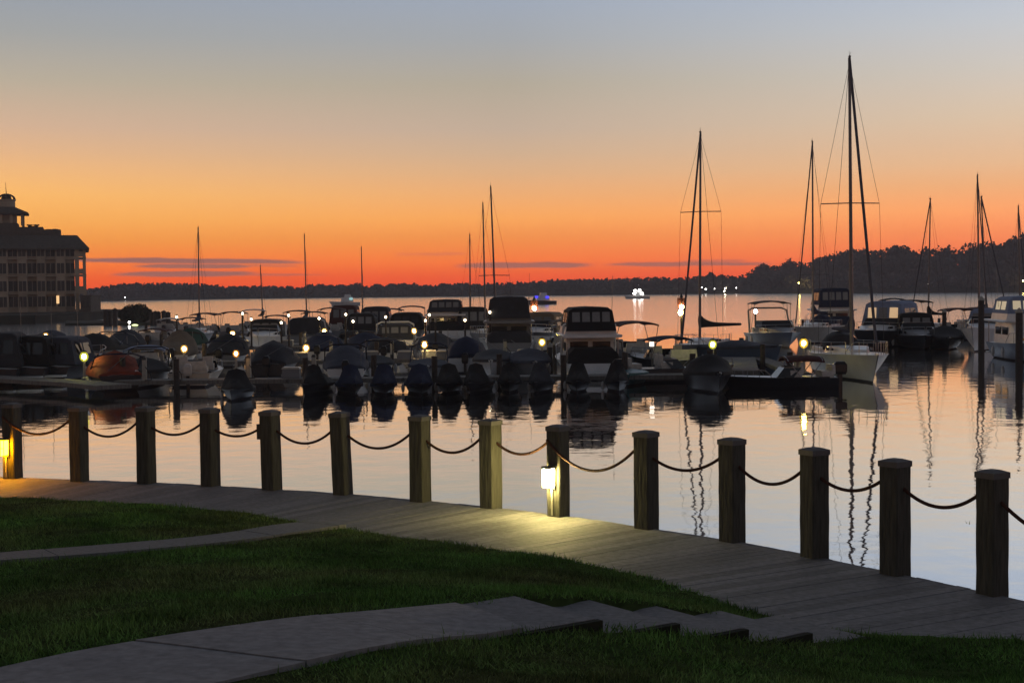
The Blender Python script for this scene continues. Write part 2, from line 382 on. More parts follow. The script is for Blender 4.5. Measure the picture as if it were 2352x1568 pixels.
# ------------------------------------------------------------------ sloping lawn (thin plate surface through known levels)
ctrl = [at(x, y, DZ + 0.04) for x, y in near_px] + [Vector((p.x, p.y, DZ + 0.03)) for p in (NEAR[0], NEAR[20], NEAR[-3])]
for x, y, z in ((0, 1283, 2.06), (150, 1273, 2.03), (300, 1261, 2.0), (450, 1250, 1.97), (600, 1232, 1.93), (730, 1212, 1.87),
                (0, 1215, 1.95), (300, 1200, 1.93), (0, 1400, 2.3), (400, 1370, 2.26), (800, 1310, 2.1), (1200, 1340, 2.1), (1450, 1370, 2.1),
                (0, 1540, 2.5), (200, 1500, 2.5), (450, 1460, 2.48), (700, 1425, 2.45), (900, 1408, 2.41), (1110, 1390, 2.38),
                (545, 1568, 2.52), (700, 1530, 2.5), (900, 1490, 2.46), (1040, 1470, 2.41), (1175, 1455, 2.38),
                (1250, 1396, 2.39), (1400, 1402, 2.32), (1540, 1413, 2.2), (1680, 1424, 2.07), (1760, 1433, 1.96), (2352, 1568, 2.0), (1800, 1568, 2.22), (1300, 1568, 2.46), (900, 1568, 2.54)):
    ctrl.append(at(x, y, z))
ctrl += [Vector((0, 0, 2.8)), Vector((-4, 2, 2.8)), Vector((4, 2, 2.5)), Vector((0, 4, 2.7)), Vector((-8, 6, 2.75)), Vector((8, 5, 1.95))]
cx_ = [(1367, 1420, 2.38), (1545, 1428, 2.27), (1703, 1441, 2.15), (1850, 1450, 2.03), (1985, 1460, 1.92)]
SC = [at(*c) for c in cx_]
u_ = (SC[-1] - SC[0]); u_.z = 0; u_.normalize(); w_ = Vector((-u_.y, u_.x, 0))
SC = [SC[0] - u_ * 0.85] + SC
for i in range(1, len(SC)):
    zn = SC[i+1].z if i + 1 < len(SC) else 1.86
    for off in (.07, .4): ctrl.append(Vector((SC[i].x, SC[i].y, zn + .045 - (off - .07) * .12)) - w_ * off)
ctrl.append(SC[0] - w_ * .07 + Vector((0, 0, -SC[0].z + 2.38)))
ctrl += [at(2135, 1477, 1.86), at(2250, 1476, 1.84)]
C = np.array([tuple(c) for c in ctrl])
def tps(r2): return np.where(r2 > 1e-12, 0.5 * r2 * np.log(np.maximum(r2, 1e-12)), 0.0)
n = len(C); D2 = ((C[:, None, :2] - C[None, :, :2]) ** 2).sum(-1)
A = np.zeros((n + 3, n + 3)); A[:n, :n] = tps(D2) + np.eye(n) * 0.004; A[:n, n] = 1; A[:n, n+1:] = C[:, :2]; A[n, :n] = 1; A[n+1:, :n] = C[:, :2].T
sol = np.linalg.solve(A, np.r_[C[:, 2], 0, 0, 0])
def ground(xy):
    xy = np.atleast_2d(np.asarray(xy, float)); o = np.empty(len(xy))
    for s in range(0, len(xy), 20000):
        q = xy[s:s+20000]; o[s:s+20000] = tps(((q[:, None] - C[None, :, :2]) ** 2).sum(-1)) @ sol[:n] + sol[n] + q @ sol[n+1:]
    return o
def gz(x, y): return float(ground([(x, y)])[0])
def on_ground(x, y):             # where a sight line meets the lawn
    d = ray(x, y); z = 2.2
    for _ in range(30):
        t = (z - HC) / d.z; z = 0.5 * z + 0.5 * gz(d.x * t, d.y * t)
    t = (z - HC) / d.z
    return Vector((d.x * t, d.y * t, z))
def inpoly(xy, poly):
    x, y = xy[:, 0], xy[:, 1]; r = np.zeros(len(xy), bool); j = len(poly) - 1
    for i in range(len(poly)):
        xi, yi = poly[i]; xj, yj = poly[j]
        c = ((yi > y) != (yj > y)) & (x < (xj - xi) * (y - yi) / (yj - yi + 1e-12) + xi)
        r ^= c; j = i
    return r
deck_poly = [(p.x, p.y) for p in NEAR] + [(p.x + 0.5, p.y + 12) for p in reversed(FAR)]

# paths
def strip(name, up, lo, m, lift=0.025, nx=6):
    U = smooth(resample([on_ground(*p) for p in up], 0.2), 3); L_ = smooth(resample([on_ground(*p) for p in lo], 0.2), 3)
    k = max(len(U), len(L_)); 
    def res(P):
        return [P[int(i * (len(P)-1) / (k-1))].lerp(P[min(len(P)-1, int(i * (len(P)-1) / (k-1)) + 1)], (i * (len(P)-1) / (k-1)) % 1) for i in range(k)]
    U, L_ = res(U), res(L_); pts = np.array([[(u.lerp(l, j / nx)).xy[:] for j in range(nx + 1)] for u, l in zip(U, L_)])
    z = ground(pts.reshape(-1, 2)).reshape(k, nx + 1) + lift
    mb = MB(); i0 = 0
    while i0 < k - 1:
        i1 = min(k - 1, i0 + 6); rows = []
        for i in range(i0, i1 + 1):
            row = []
            for j in range(nx + 1):
                p = Vector((pts[i, j, 0], pts[i, j, 1], z[i, j]))
                if i == i1: o_ = Vector((pts[i-1, j, 0], pts[i-1, j, 1], z[i-1, j])); p = p.lerp(o_, .014 / max(.02, (p - o_).length))
                row.append(tuple(p))
            rows.append(row)
        dz_ = random.uniform(-.004, .004); rows = [[(a, b, c + dz_) for a, b, c in r_] for r_ in rows]
        mb.loft(rows, cap=False)
        for r_ in (0, -1): mb.loft([[q_ for q_ in rows[r_]], [(a, b, c - .05) for a, b, c in rows[r_]]], cap=False)
        for j_ in (0, -1): mb.loft([[r_[j_] for r_ in rows], [(r_[j_][0], r_[j_][1], r_[j_][2] - .08) for r_ in rows]], cap=False)
        i0 = i1
    struct(mb.build(name, m))
    return [(u.x, u.y) for u in U] + [(l.x, l.y) for l in reversed(L_)]
M['path'] = mat('pale_concrete', (0.255, 0.245, 0.25), 0.9, var=0.22, scale=14, bump=0.3)
M['path2'] = mat('worn_concrete', (0.17, 0.17, 0.17), 0.9, var=0.2, scale=25, bump=0.3)
path_a = strip('footpath', [(-160, 1291), (0, 1275), (150, 1264), (300, 1252), (450, 1238), (550, 1225), (680, 1205), (720, 1200)],
                           [(-160, 1310), (0, 1293), (150, 1283), (300, 1271), (450, 1257), (600, 1240), (740, 1219), (800, 1210)], 'path2', 0.03)
path_b = strip('garden_path', [(-160, 1580), (0, 1540), (200, 1500), (450, 1460), (700, 1425), (900, 1408), (1000, 1396), (1110, 1388)],
                              [(380, 1605), (545, 1568), (700, 1530), (900, 1490), (1040, 1470), (1120, 1460), (1175, 1455), (1215, 1450)], 'path', 0.03)

# the steps down to the boardwalk
st = thing('garden_steps', (SC[1].x, SC[1].y, DZ), 0, 'pale stone steps going down beside the lawn from the path to the boardwalk', 'steps')
M['riser'] = mat('step_stone', (0.2, 0.195, 0.2), 0.9, var=0.2, scale=20, bump=0.4)
M['shaded_side'] = mat('shaded_step_timber', (0.03, 0.032, 0.022), 0.9, var=0.3, scale=6, bump=0.4, spec=0.1)  # timber step sides, with their shade put into the dark colour
step_poly = []
for i in range(len(SC) - 1):
    a, b, z = SC[i], SC[i+1], SC[i+1].z
    mb = MB(); wd = 0.85; q = [a - u_ * (0.02 if i else 0), b, b + w_ * wd, a - u_ * (0.02 if i else 0) + w_ * wd]
    k = [Vector((p.x, p.y, z)) - Vector((st.location.x, st.location.y, DZ)) for p in q]
    lo = [v - Vector((0, 0, 0.45)) for v in k]
    mb.v += [tuple(v) for v in lo + k]
    for f_ in ((3, 2, 1, 0), (4, 5, 6, 7), (0, 1, 5, 4), (1, 2, 6, 5), (2, 3, 7, 6), (3, 0, 4, 7)): mb.f.append(f_)
    sp_o = mb.build('step', 'riser', st)
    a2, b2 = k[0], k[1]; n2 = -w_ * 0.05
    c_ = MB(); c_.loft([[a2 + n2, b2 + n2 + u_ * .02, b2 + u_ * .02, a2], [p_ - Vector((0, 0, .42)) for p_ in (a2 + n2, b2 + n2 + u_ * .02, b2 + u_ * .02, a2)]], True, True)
    c_.v = [(q_[0], q_[1], q_[2] - .004) for q_ in c_.v]; c_.build('shaded_side_board', 'shaded_side', sp_o)
step_poly = [(p.x, p.y) for p in (SC[0], SC[-1], SC[-1] + w_ * 0.83, SC[0] + w_ * 0.83)]

# lawn sheet
gx = np.arange(-13, 9.01, 0.12); gy = np.arange(-2, 22.6, 0.12)
GX, GY = np.meshgrid(gx, gy); xy = np.c_[GX.ravel(), GY.ravel()]; zz = ground(xy)
NEARin = [(p.x, p.y) for p in NEAR]
dpi = [(p.x, p.y + 0.10) for p in NEAR] + [(p.x + 0.5, p.y + 14) for p in reversed(FAR)]
cut = ~inpoly(xy, [(p.x, p.y + .1) for p in NEAR] + [(NEAR[-1].x + 1.0, NEAR[-1].y - 1), (NEAR[-1].x + 1.5, -6), (-30, -6), (-30, NEAR[0].y)])
st_in = inpoly(xy, step_poly); zz = np.where(st_in, zz - 0.14, zz)
zz = zz + 0.012 * np.sin(xy[:, 0] * 5.1 + 2 * np.sin(xy[:, 1] * 2.3)) * np.sin(xy[:, 1] * 4.3)
nx_, ny_ = len(gx), len(gy); idx = np.arange(nx_ * ny_).reshape(ny_, nx_)
fq = np.stack([idx[:-1, :-1], idx[:-1, 1:], idx[1:, 1:], idx[1:, :-1]], -1).reshape(-1, 4)
fq = fq[~cut[fq].any(1)]
M['lawn'] = mat('lawn_soil', (0.05, 0.075, 0.025), 0.95, var=0.45, scale=9, bump=0.6, spec=0.0, col2=(0.06, 0.066, 0.028), scale2=0.55)
lawn = struct(npmesh('lawn', np.c_[xy, zz], fq, 'lawn'))
for p in lawn.data.polygons: p.use_smooth = True
shore = MB()                      # ground under the deck and behind the camera down to the water
shore.quad((-60, -280, 1.2), (60, -280, 1.2), (60, -1.9, 1.55), (-60, -1.9, 1.55)); struct(shore.build('ground', 'lawn'))
# grass blades
NB = 700000
pts = np.c_[rng.uniform(-12, 6.5, NB), 5.0 + (rng.uniform(0, 1, NB) ** 1.25) * 16]
half = (pts[:, 1] * 1176 / F) * 1.12 + 0.3
jit = pts + rng.normal(0, .045, pts.shape)
keep = (np.abs(pts[:, 0]) < half) & ~inpoly(jit, deck_poly) & ~inpoly(jit, path_a) & ~inpoly(jit, path_b) & ~inpoly(jit, step_poly)
pts = pts[keep]; k = len(pts); zb = ground(pts)
ang = rng.uniform(0, 2 * PI, k); h = rng.uniform(0.016, 0.05, k) * (0.85 + 0.45 * np.sin(pts[:, 0] * 1.7 + pts[:, 1]) * np.sin(pts[:, 0] * 4.1 - pts[:, 1] * 2.7)) * np.where(rng.uniform(size=k) < .02, 1.9, 1); wd = rng.uniform(0.003, 0.007, k)
lean = rng.normal(0, 0.025, (k, 2))
dx, dy = np.cos(ang) * wd, np.sin(ang) * wd
v = np.empty((k, 3, 3)); v[:, 0] = np.c_[pts[:, 0] - dx, pts[:, 1] - dy, zb - 0.01]; v[:, 1] = np.c_[pts[:, 0] + dx, pts[:, 1] + dy, zb - 0.01]
v[:, 2] = np.c_[pts[:, 0] + lean[:, 0], pts[:, 1] + lean[:, 1], zb + h]
M['grass'] = mat('grass_blades', (0.13, 0.25, 0.06), 0.9, var=0.5, scale=1.3, island=True, spec=0.02, col2=(0.17, 0.21, 0.075), scale2=0.55)
struct(npmesh('grass', v.reshape(-1, 3), np.arange(3 * k).reshape(-1, 3), 'grass'), 'stuff')

# ------------------------------------------------------------------ posts and ropes
M['post'] = mat('weathered_post', (0.078, 0.076, 0.064), 0.9, var=0.3, scale=4, spec=0.15, stretch=(9, 9, 1), bump=0.6)
M['postcap'] = mat('post_cap_metal', (0.12, 0.115, 0.115), 0.7, 0.0, var=0.15, scale=10)
M['rope'] = mat('brown_rope', (0.07, 0.028, 0.018), 0.85, var=0.25, scale=40, bump=0.6)
post_px = [(30, 1094, 940, 0), (183, 1101.5, 943, .8), (337, 1106, 943, 1.2), (484, 1112, 947, .8), (625, 1120.5, 953, 1.6), (788, 1131.5, 957, 2.6), (966, 1147.5, 967, .4), (1128, 1162, 977, .3),
           (1283, 1181, 986, .6), (1485, 1209, 1002, .6), (1682, 1239, 1017, .9), (1871, 1275, 1037, .3), (2056, 1314, 1056, -.4), (2279, 1360, 1083, .6)]
post_desc = ['leftmost grey post, its side face lit amber by the lamp on it', 'dark wooden rope post standing next to the amber lit post', 'dark straight post, third from the left, in front of the orange covered boat',
             'dark straight post, fourth from the left, left of the post with a small box', 'dark post with a small junction box on its left side', 'dark post leaning to the left, right of the post with the box',
             'dark post with one dim green edge, just right of the leaning post', 'post with a pale green lit right face, next left of the brightest lamp', 'post lit yellow green by the bright box lamp on its face',
             'two toned dark post next right of the bright lit post', 'tall black post, second to the right of the bright lit post', 'tall black post standing left of the two zigzag mast reflections', 'big black post standing right of the two zigzag mast reflections',
             'largest and nearest black post at the right end of the row']
G_POST = 'rope posts along the boardwalk edge'
posts = []
for i, ((x, y, ty, lean_deg), desc) in enumerate(zip(post_px, post_desc)):
    p = at(x, y + 3.0, DZ); j = nearest_i(p); tn = tangent(j, k=6)
    rz = math.atan2(tn.y, tn.x) + 0 + R(random.uniform(-5, 5))
    hgt = 1.02 + random.uniform(-.02, .015)
    pt = thing('rope_post', (p.x, p.y, DZ), rz, desc, 'post', G_POST)
    s = 0.2 + random.uniform(-.006, .008); b = MB()
    for k_ in range(1): pass
    secs = []
    nlev = 9
    for q in range(nlev):
        z = -0.3 + (hgt + 0.3) * q / (nlev - 1); ss = s / 2 * (1 + random.uniform(-.015, .015)); c = 0.012
        ring = []
        for (sx_, sy_) in ((1, 1), (-1, 1), (-1, -1), (1, -1)):
            if sx_ * sy_ > 0: ring += [(sx_*ss, sy_*(ss-c), z), (sx_*(ss-c), sy_*ss, z)]
            else: ring += [(sx_*(ss-c), sy_*ss, z), (sx_*ss, sy_*(ss-c), z)]
        secs.append(ring)
    b.loft(secs, True, True); b.build('shaft', 'post', pt)
    cp = MB(); cp.box((0, 0, hgt - 0.01), (s + 0.008, s + 0.008, 0.05)); cp.box((0, 0, hgt + 0.025), (s + 0.008, s + 0.008, 0.02), top=0.45); cp.build('cap', 'postcap', pt)
    pt.rotation_euler = Matrix.Rotation(R(-lean_deg + 0.6), 3, 'Y').to_euler() if False else (0, 0, rz)
    if abs(lean_deg) > 1.5: pt.rotation_euler = (Matrix.Rotation(R(-(lean_deg - 0.6)), 3, 'Y') @ Matrix.Rotation(rz, 3, 'Z')).to_euler()
    if i == 4: MB().box((-s/2 - 0.035, -0.0, 0.76), (0.07, 0.13, 0.2)).build('junction_box', 'lampmetal', pt)
    posts.append((pt, p, tn, inward[j][0], s))
# post lamps: a box lantern on the walkway face with a conduit below it
def post_lamp(i, lens, label, dz, off):
    pt, p, tn, nin, s = posts[i]; rz = pt.rotation_euler.z
    f = Matrix.Rotation(rz, 3, 'Z') @ Vector((0, -1, 0)); tt = Matrix.Rotation(rz, 3, 'Z') @ Vector((1, 0, 0))
    c = p + f * (s/2) + tt * off
    L = thing('post_lamp', (c.x, c.y, DZ + dz), rz, label, 'lamp', 'lanterns fixed to the rope posts')
    MB().box((0, -0.015, 0), (0.10, 0.03, 0.26)).build('back_plate', 'lampmetal', L)
    MB().box((0, -0.078, 0.122), (0.115, 0.118, 0.026)).build('hood', 'lampmetal', L)
    g = MB(); g.loft([[(x_ * k_, -0.078 + y_ * k_, z_) for x_, y_ in ((-.046, -.046), (.046, -.046), (.046, .046), (-.046, .046))] for z_, k_ in ((-.1, .82), (-.09, 1), (.08, 1.08), (.108, 0.95))], True, True)
    g.build('lantern_glass', lens, L)
    gb = MB()
    for x_ in (-.055, 0, .055): gb.tube([(x_, -.132, .12), (x_, -.136, -.1), (x_ * .9, -.07, -.118)], .0045, 5)
    gb.tube([(-.055, -.136, .0), (.055, -.136, .0)], .004, 5); gb.build('guard', 'lampmetal', L)
    MB().tube([(0, -0.02, -0.12), (0, -0.02, -dz + 0.02)], 0.013).build('conduit', 'pedestal', L)
post_lamp(8, 'L_post', 'bright yellow white box lamp glowing on the middle post', 0.45, 0.0)
post_lamp(0, 'L_postamber', 'amber lamp glowing on the leftmost post', 0.44, -0.02)
# ropes
def rope_pts(a, b, sag, n=22):
    return [a.lerp(b, t / n) - Vector((0, 0, sag * 4 * (t / n) * (1 - t / n))) for t in range(n + 1)]
def anchor(i): 
    pt, p, tn, nin, s = posts[i]; f = Matrix.Rotation(pt.rotation_euler.to_matrix().to_euler().z, 3, 'Z') @ Vector((0, -1, 0))
    return Vector((p.x, p.y, DZ + 0.875)) + f * (s/2 + 0.012) - (Matrix.Rotation(pt.rotation_euler.to_matrix().to_euler().z, 3, 'Z') @ Vector((0.075, 0, 0)))
rope_lab = ['rope from the amber lit leftmost post to the second post', 'rope between the second and third posts from the left', 'rope between the third and fourth posts from the left', 'rope running right into the post with the junction box',
            'rope sagging between the junction box post and the leaning post', 'long rope sagging between the leaning post and the dim green edged post', 'rope running right into the post left of the brightest lamp',
            'rope sagging into the bright lit post from its left', 'rope leaving the bright lit post to its right across the shaded face', 'rope between the two toned post and the tall black post to its right',
            'rope between the two tall black posts left of the zigzag reflections', 'rope crossing in front of the two zigzag mast reflections', 'rope sagging into the largest nearest post']
for i in range(len(posts) - 1):
    ea, eb = [Matrix.Rotation(posts[q_][0].rotation_euler.to_matrix().to_euler().z, 3, 'Z') @ Vector((1, 0, 0)) for q_ in (i, i + 1)]
    pa, pb = posts[i][1], posts[i+1][1]
    a = anchor(i) if i in (0, 8) else Vector((pa.x, pa.y, DZ + .76 + random.uniform(-.02, .02))) + ea * posts[i][4] * .47
    b = Vector((pb.x, pb.y, DZ + .87 + random.uniform(-.02, .02))) - eb * posts[i+1][4] * .47
    L = (b - a).length
    o = MB().tube(rope_pts(a, b, (0.225 if i in (0, 8) else 0.175) * L + random.uniform(-.03, .03)), 0.0165, 7).build('rope', 'rope', smooth=True)
    tag(o, rope_lab[i], 'rope', 'ropes hung between the posts')
a = posts[13][1] + Vector((0, 0, .78)) + Matrix.Rotation(posts[13][0].rotation_euler.z, 3, 'Z') @ Vector((.095, 0, 0)); b = a + d1 * 1.35 + Vector((0, 0, 0))
jp = FAR[nearest_i(b)]
o = MB().tube(rope_pts(a, b, 0.24), 0.0165, 7).build('rope', 'rope', smooth=True); tag(o, 'short visible end of rope leaving the largest nearest post at the right edge', 'rope', 'ropes hung between the posts')
s = 0.2; pp = Vector((jp.x, jp.y, DZ)) + inward[nearest_i(b)][0] * 0.13
# ------------------------------------------------------------------ boats: bow points along local +Y, origin at the waterline
def hull_shape(L, B, fb, fs, tr=0.8, vee=1.0):
    def half(t):
        if t < 0.45: k = t / 0.45; return B / 2 * (tr + (1 - tr) * (3*k*k - 2*k*k*k))
        k = (t - 0.45) / 0.55; return B / 2 * max(0.015, (1 - k ** (2.3 * vee)))
    def sheer(t): return fs + (fb - fs) * t ** 1.7
    def rake(t, z): return 0.1 * L * max(0.0, z) / fb * t ** 3
    return half, sheer, rake
def add_hull(root, L, B, fb, fs, m, tr=0.8, draft=0.35, stripe=None, deckm='white', vee=1.0, bottom='antifoul'):
    half, sheer, rake = hull_shape(L, B, fb, fs, tr, vee); n = 14
    def ring(t, z0, z1, m_=6):
        out = []; hb = half(t); zk = -draft * (1 - 0.75 * t ** 4); zs = sheer(t); y0 = -L / 2 + t * L
        for q in range(m_ + 1):
            s_ = q / m_; z = z0(t) + (z1(t) - z0(t)) * s_; f_ = max(0.0, (z - zk) / (zs - zk))
            e = 0.28 + 0.75 * t ** 2; out.append((hb * f_ ** e, y0 + rake(t, z), z))
        return out
    zk = lambda t: -draft * (1 - 0.75 * t ** 4); wl = lambda t: 0.09; top = lambda t: sheer(t)
    def body(z0, z1, name, mm, cap=True, m_=6):
        mb = MB(); secs = []
        for i in range(n + 1):
            r = ring(i / n, z0, z1, m_); secs.append([(-a, b, c) for a, b, c in reversed(r)] + r)
        mb.loft(secs, False); 
        if cap:
            k = len(secs[0]); mb.f.append(tuple(range(k)))
        return mb.build(name, mm, root, True)
    if stripe:
        cut = lambda t: sheer(t) - 0.16 * fb
        body(wl, cut, 'hull', m); body(cut, top, 'sheer_stripe', stripe, m_=2)
    else: body(wl, top, 'hull', m)
    body(zk, wl, 'bottom', bottom, m_=3)
    dk = MB(); secs = []
    for i in range(n + 1):
        t = i / n; y = -L/2 + t*L + rake(t, sheer(t)); h = half(t) * 0.985
        secs.append([(-h, y, sheer(t) - 0.03), (0, y, sheer(t) + 0.02 * B), (h, y, sheer(t) - 0.03)])
    dk.loft(secs, False); dk.build('deck', deckm, root)
    return half, sheer, rake
def ypos(L, t): return -L / 2 + t * L
def add_bimini(root, y0, y1, wid, z, base_z, m, frame='steel', camber=0.14, bows=2, side_base=None, name='bimini_top'):
    mb = MB(); nx, ny = 8, 5; 
    def top(u, v, o): 
        return ((u - .5) * wid, y0 + (y1 - y0) * v, z - o - camber * (2*u - 1) ** 2 * (1 if abs(2*u-1) < .99 else 1.35) - 0.06 * (2*v - 1) ** 2)
    for o in (0.0, 0.06):
        mb.loft([[top(i / nx, j / ny, o) for i in range(nx + 1)] for j in range(ny + 1)], False)
    per = [(i / nx, 0) for i in range(nx)] + [(1, j / ny) for j in range(ny)] + [(1 - i / nx, 1) for i in range(nx)] + [(0, 1 - j / ny) for j in range(ny)]
    mb.loft([[top(u, v, 0) for u, v in per], [top(u, v, 0.06) for u, v in per]], False, True)
    mb.build(name, m, root, True)
    ym = (y0 + y1) / 2; sb = (side_base or wid) / 2
    for y in ([y0 + .08, y1 - .08] if bows == 2 else [y0 + .08, ym, y1 - .08]):
        yb = ym + (y - ym) * 0.25
        MB().tube([(-sb, yb, base_z), (-wid/2 + .03, y, z - camber - .06), (-wid/2 * .6, y, z - .06 - camber*.36), (0, y, z - .05), (wid/2 * .6, y, z - .06 - camber*.36), (wid/2 - .03, y, z - camber - .06), (sb, yb, base_z)], 0.022, 5).build('bow_frame', frame, root)
def add_cover(root, L, half, sheer, rake, m, peak=0.55, y0=0.0, y1=1.0, hump=0.5, over=0.1):
    mb = MB(); secs = []; n = 16
    for i in range(n + 1):
        t = y0 + (y1 - y0) * i / n; h = half(t) + 0.03; zs = sheer(t)
        e = min(1.0, (i / n) * 5 + 0.35, (1 - i / n) * 2.4 + 0.08)
        hh = peak * e * (0.4 + 0.6 * math.exp(-((t - hump) / 0.2) ** 2) + .05 * math.sin(i * 2.9)); y = ypos(L, t) + rake(t, zs)
        wv_ = .03 * math.sin(i * 2.3); q = [(-h - .01, y, zs - over), (-h - .01, y, zs + .03), (-h * .94, y, zs + .03 + hh * (.24 + wv_)), (-h * (.76 + .07 * math.sin(i * 1.7)), y, zs + .03 + hh * (.6 - wv_)), (-h * .4, y, zs + .03 + hh * (.86 + wv_)), (0, y, zs + .04 + hh)]
        secs.append(q + [(-x, yy, z) for x, yy, z in reversed(q[:-1])])
    mb.loft(secs, True); return mb.build('mooring_cover', m, root, True)
def add_outboard(root, x, y, z, m='motor', s=1.0):
    mb = MB(); mb.loft([[(x + k * .17 * s * px_, y - .18 * s + k * .25 * s * py_, z + zz) for px_, py_ in ((-1, -1), (1, -1), (1, 1), (.6, 1.3), (-.6, 1.3), (-1, 1))] for zz, k in ((0, .8), (.12 * s, 1), (.42 * s, 1), (.55 * s, .6))], True, True)
    o = mb.build('outboard_motor', m, root)
    MB().box((x, y - .15 * s, z - .35 * s), (.14 * s, .2 * s, .75 * s)).build('motor_leg', 'motor', o)
def add_windshield(root, y, wid, z, h=0.4, rake=0.35, m='glass'):
    mb = MB(); w2 = wid / 2
    mb.loft([[(-w2, y - .7, z), (-w2 * .8, y, z), (w2 * .8, y, z), (w2, y - .7, z)], [(-w2 * .92, y - .7 - rake, z + h), (-w2 * .7, y - rake, z + h), (w2 * .7, y - rake, z + h), (w2 * .92, y - .7 - rake, z + h)]], False)
    o = mb.build('windshield', m, root)
    MB().tube([(-w2 * .92, y - .7 - rake, z + h), (-w2 * .7, y - rake, z + h), (w2 * .7, y - rake, z + h), (w2 * .92, y - .7 - rake, z + h)], .02, 5).build('windshield_frame', 'steel', o)
def add_rail(root, L, half, sheer, rake, t0=0.5, h=0.45, m='steel'):
    for sgn in (-1, 1):
        pts = []; mb = MB()
        for i in range(9):
            t = t0 + (0.985 - t0) * i / 8; z = sheer(t); hh = h * min(1, (t - t0) / .06 + .2)
            p = (sgn * max(.03, half(t) - .05), ypos(L, t) + rake(t, z), z + hh); pts.append(p)
            if i % 2 == 0: mb.tube([(p[0], p[1], z - .02), p], .014, 4)
        mb.tube(pts, .016, 5); mb.build('bow_rail', m, root)
def add_enclosure(root, y0, y1, w0, w1, z0, z1, m, wm='clear', rows=3, lit=None):
    """canvas enclosure: tapered box with rounded roof and vinyl windows"""
    mb = MB(); prof = lambda w_b, w_t, k: [(-w_b/2, z0), (-w_t/2, z1 - .18), (-w_t/2 * .8, z1 - .04), (0, z1), (w_t/2 * .8, z1 - .04), (w_t/2, z1 - .18), (w_b/2, z0)]
    secs = []
    for f_, sh in ((0, .0), (0.12, .0), (.85, .0), (1, .0)):
        y = y0 + (y1 - y0) * f_; pr = prof(w0, w1, 1)
        zsc = 1.0 if 0 < f_ < 1 else .97
        secs.append([(x, y + (0.25 * (z - z0) / (z1 - z0) if f_ == 0 else -0.35 * (z - z0) / (z1 - z0) if f_ == 1 else 0), z0 + (z - z0) * zsc) for x, z in pr])
    mb.loft(secs, True); e = mb.build('canvas_enclosure', m, root)
    H = z1 - z0
    for end, ysg in ((y0, -1), (y1, 1)):
        for k in range(rows):
            xx = (k - (rows - 1) / 2) * w1 / rows * .92; ww = w1 / rows * .72; mbw = MB()
            off = (lambda z: end + (0.25 * (z - z0) / H if ysg < 0 else -0.35 * (z - z0) / H) * .97 + ysg * .02)
            za, zb = z0 + H * .38, z0 + H * .78
            q = [(xx - ww/2, za), (xx + ww/2, za), (xx + ww/2 * .95, zb), (xx - ww/2 * .95, zb)]
            mbw.quad(*[(x, off(z), z) for x, z in q]); mbw.quad(*[(x, off(z) - ysg * .008, z) for x, z in q]); mbw.build('window', lit if (lit and k != 1) else wm, e)
    for sgn in (-1, 1):
        for k in range(2):
            ya = y0 + (y1 - y0) * (.2 + .33 * k); yb = ya + (y1 - y0) * .27; mbw = MB()
            za, zb = z0 + H * .35, z0 + H * .75
            xs = lambda z: sgn * (w0/2 + (w1/2 - w0/2) * (z - z0) / (H - .18) + .012)
            mbw.quad((xs(za), ya, za), (xs(za), yb, za), (xs(zb), yb, zb), (xs(zb), ya, zb)); mbw.build('window', wm, e)
    return e
def mkroot(name, x, wl, head, label, cat, group, L=0):
    p = at(x, wl, 0); return thing(name, (p.x, p.y, 0), R(head), label, cat, group)

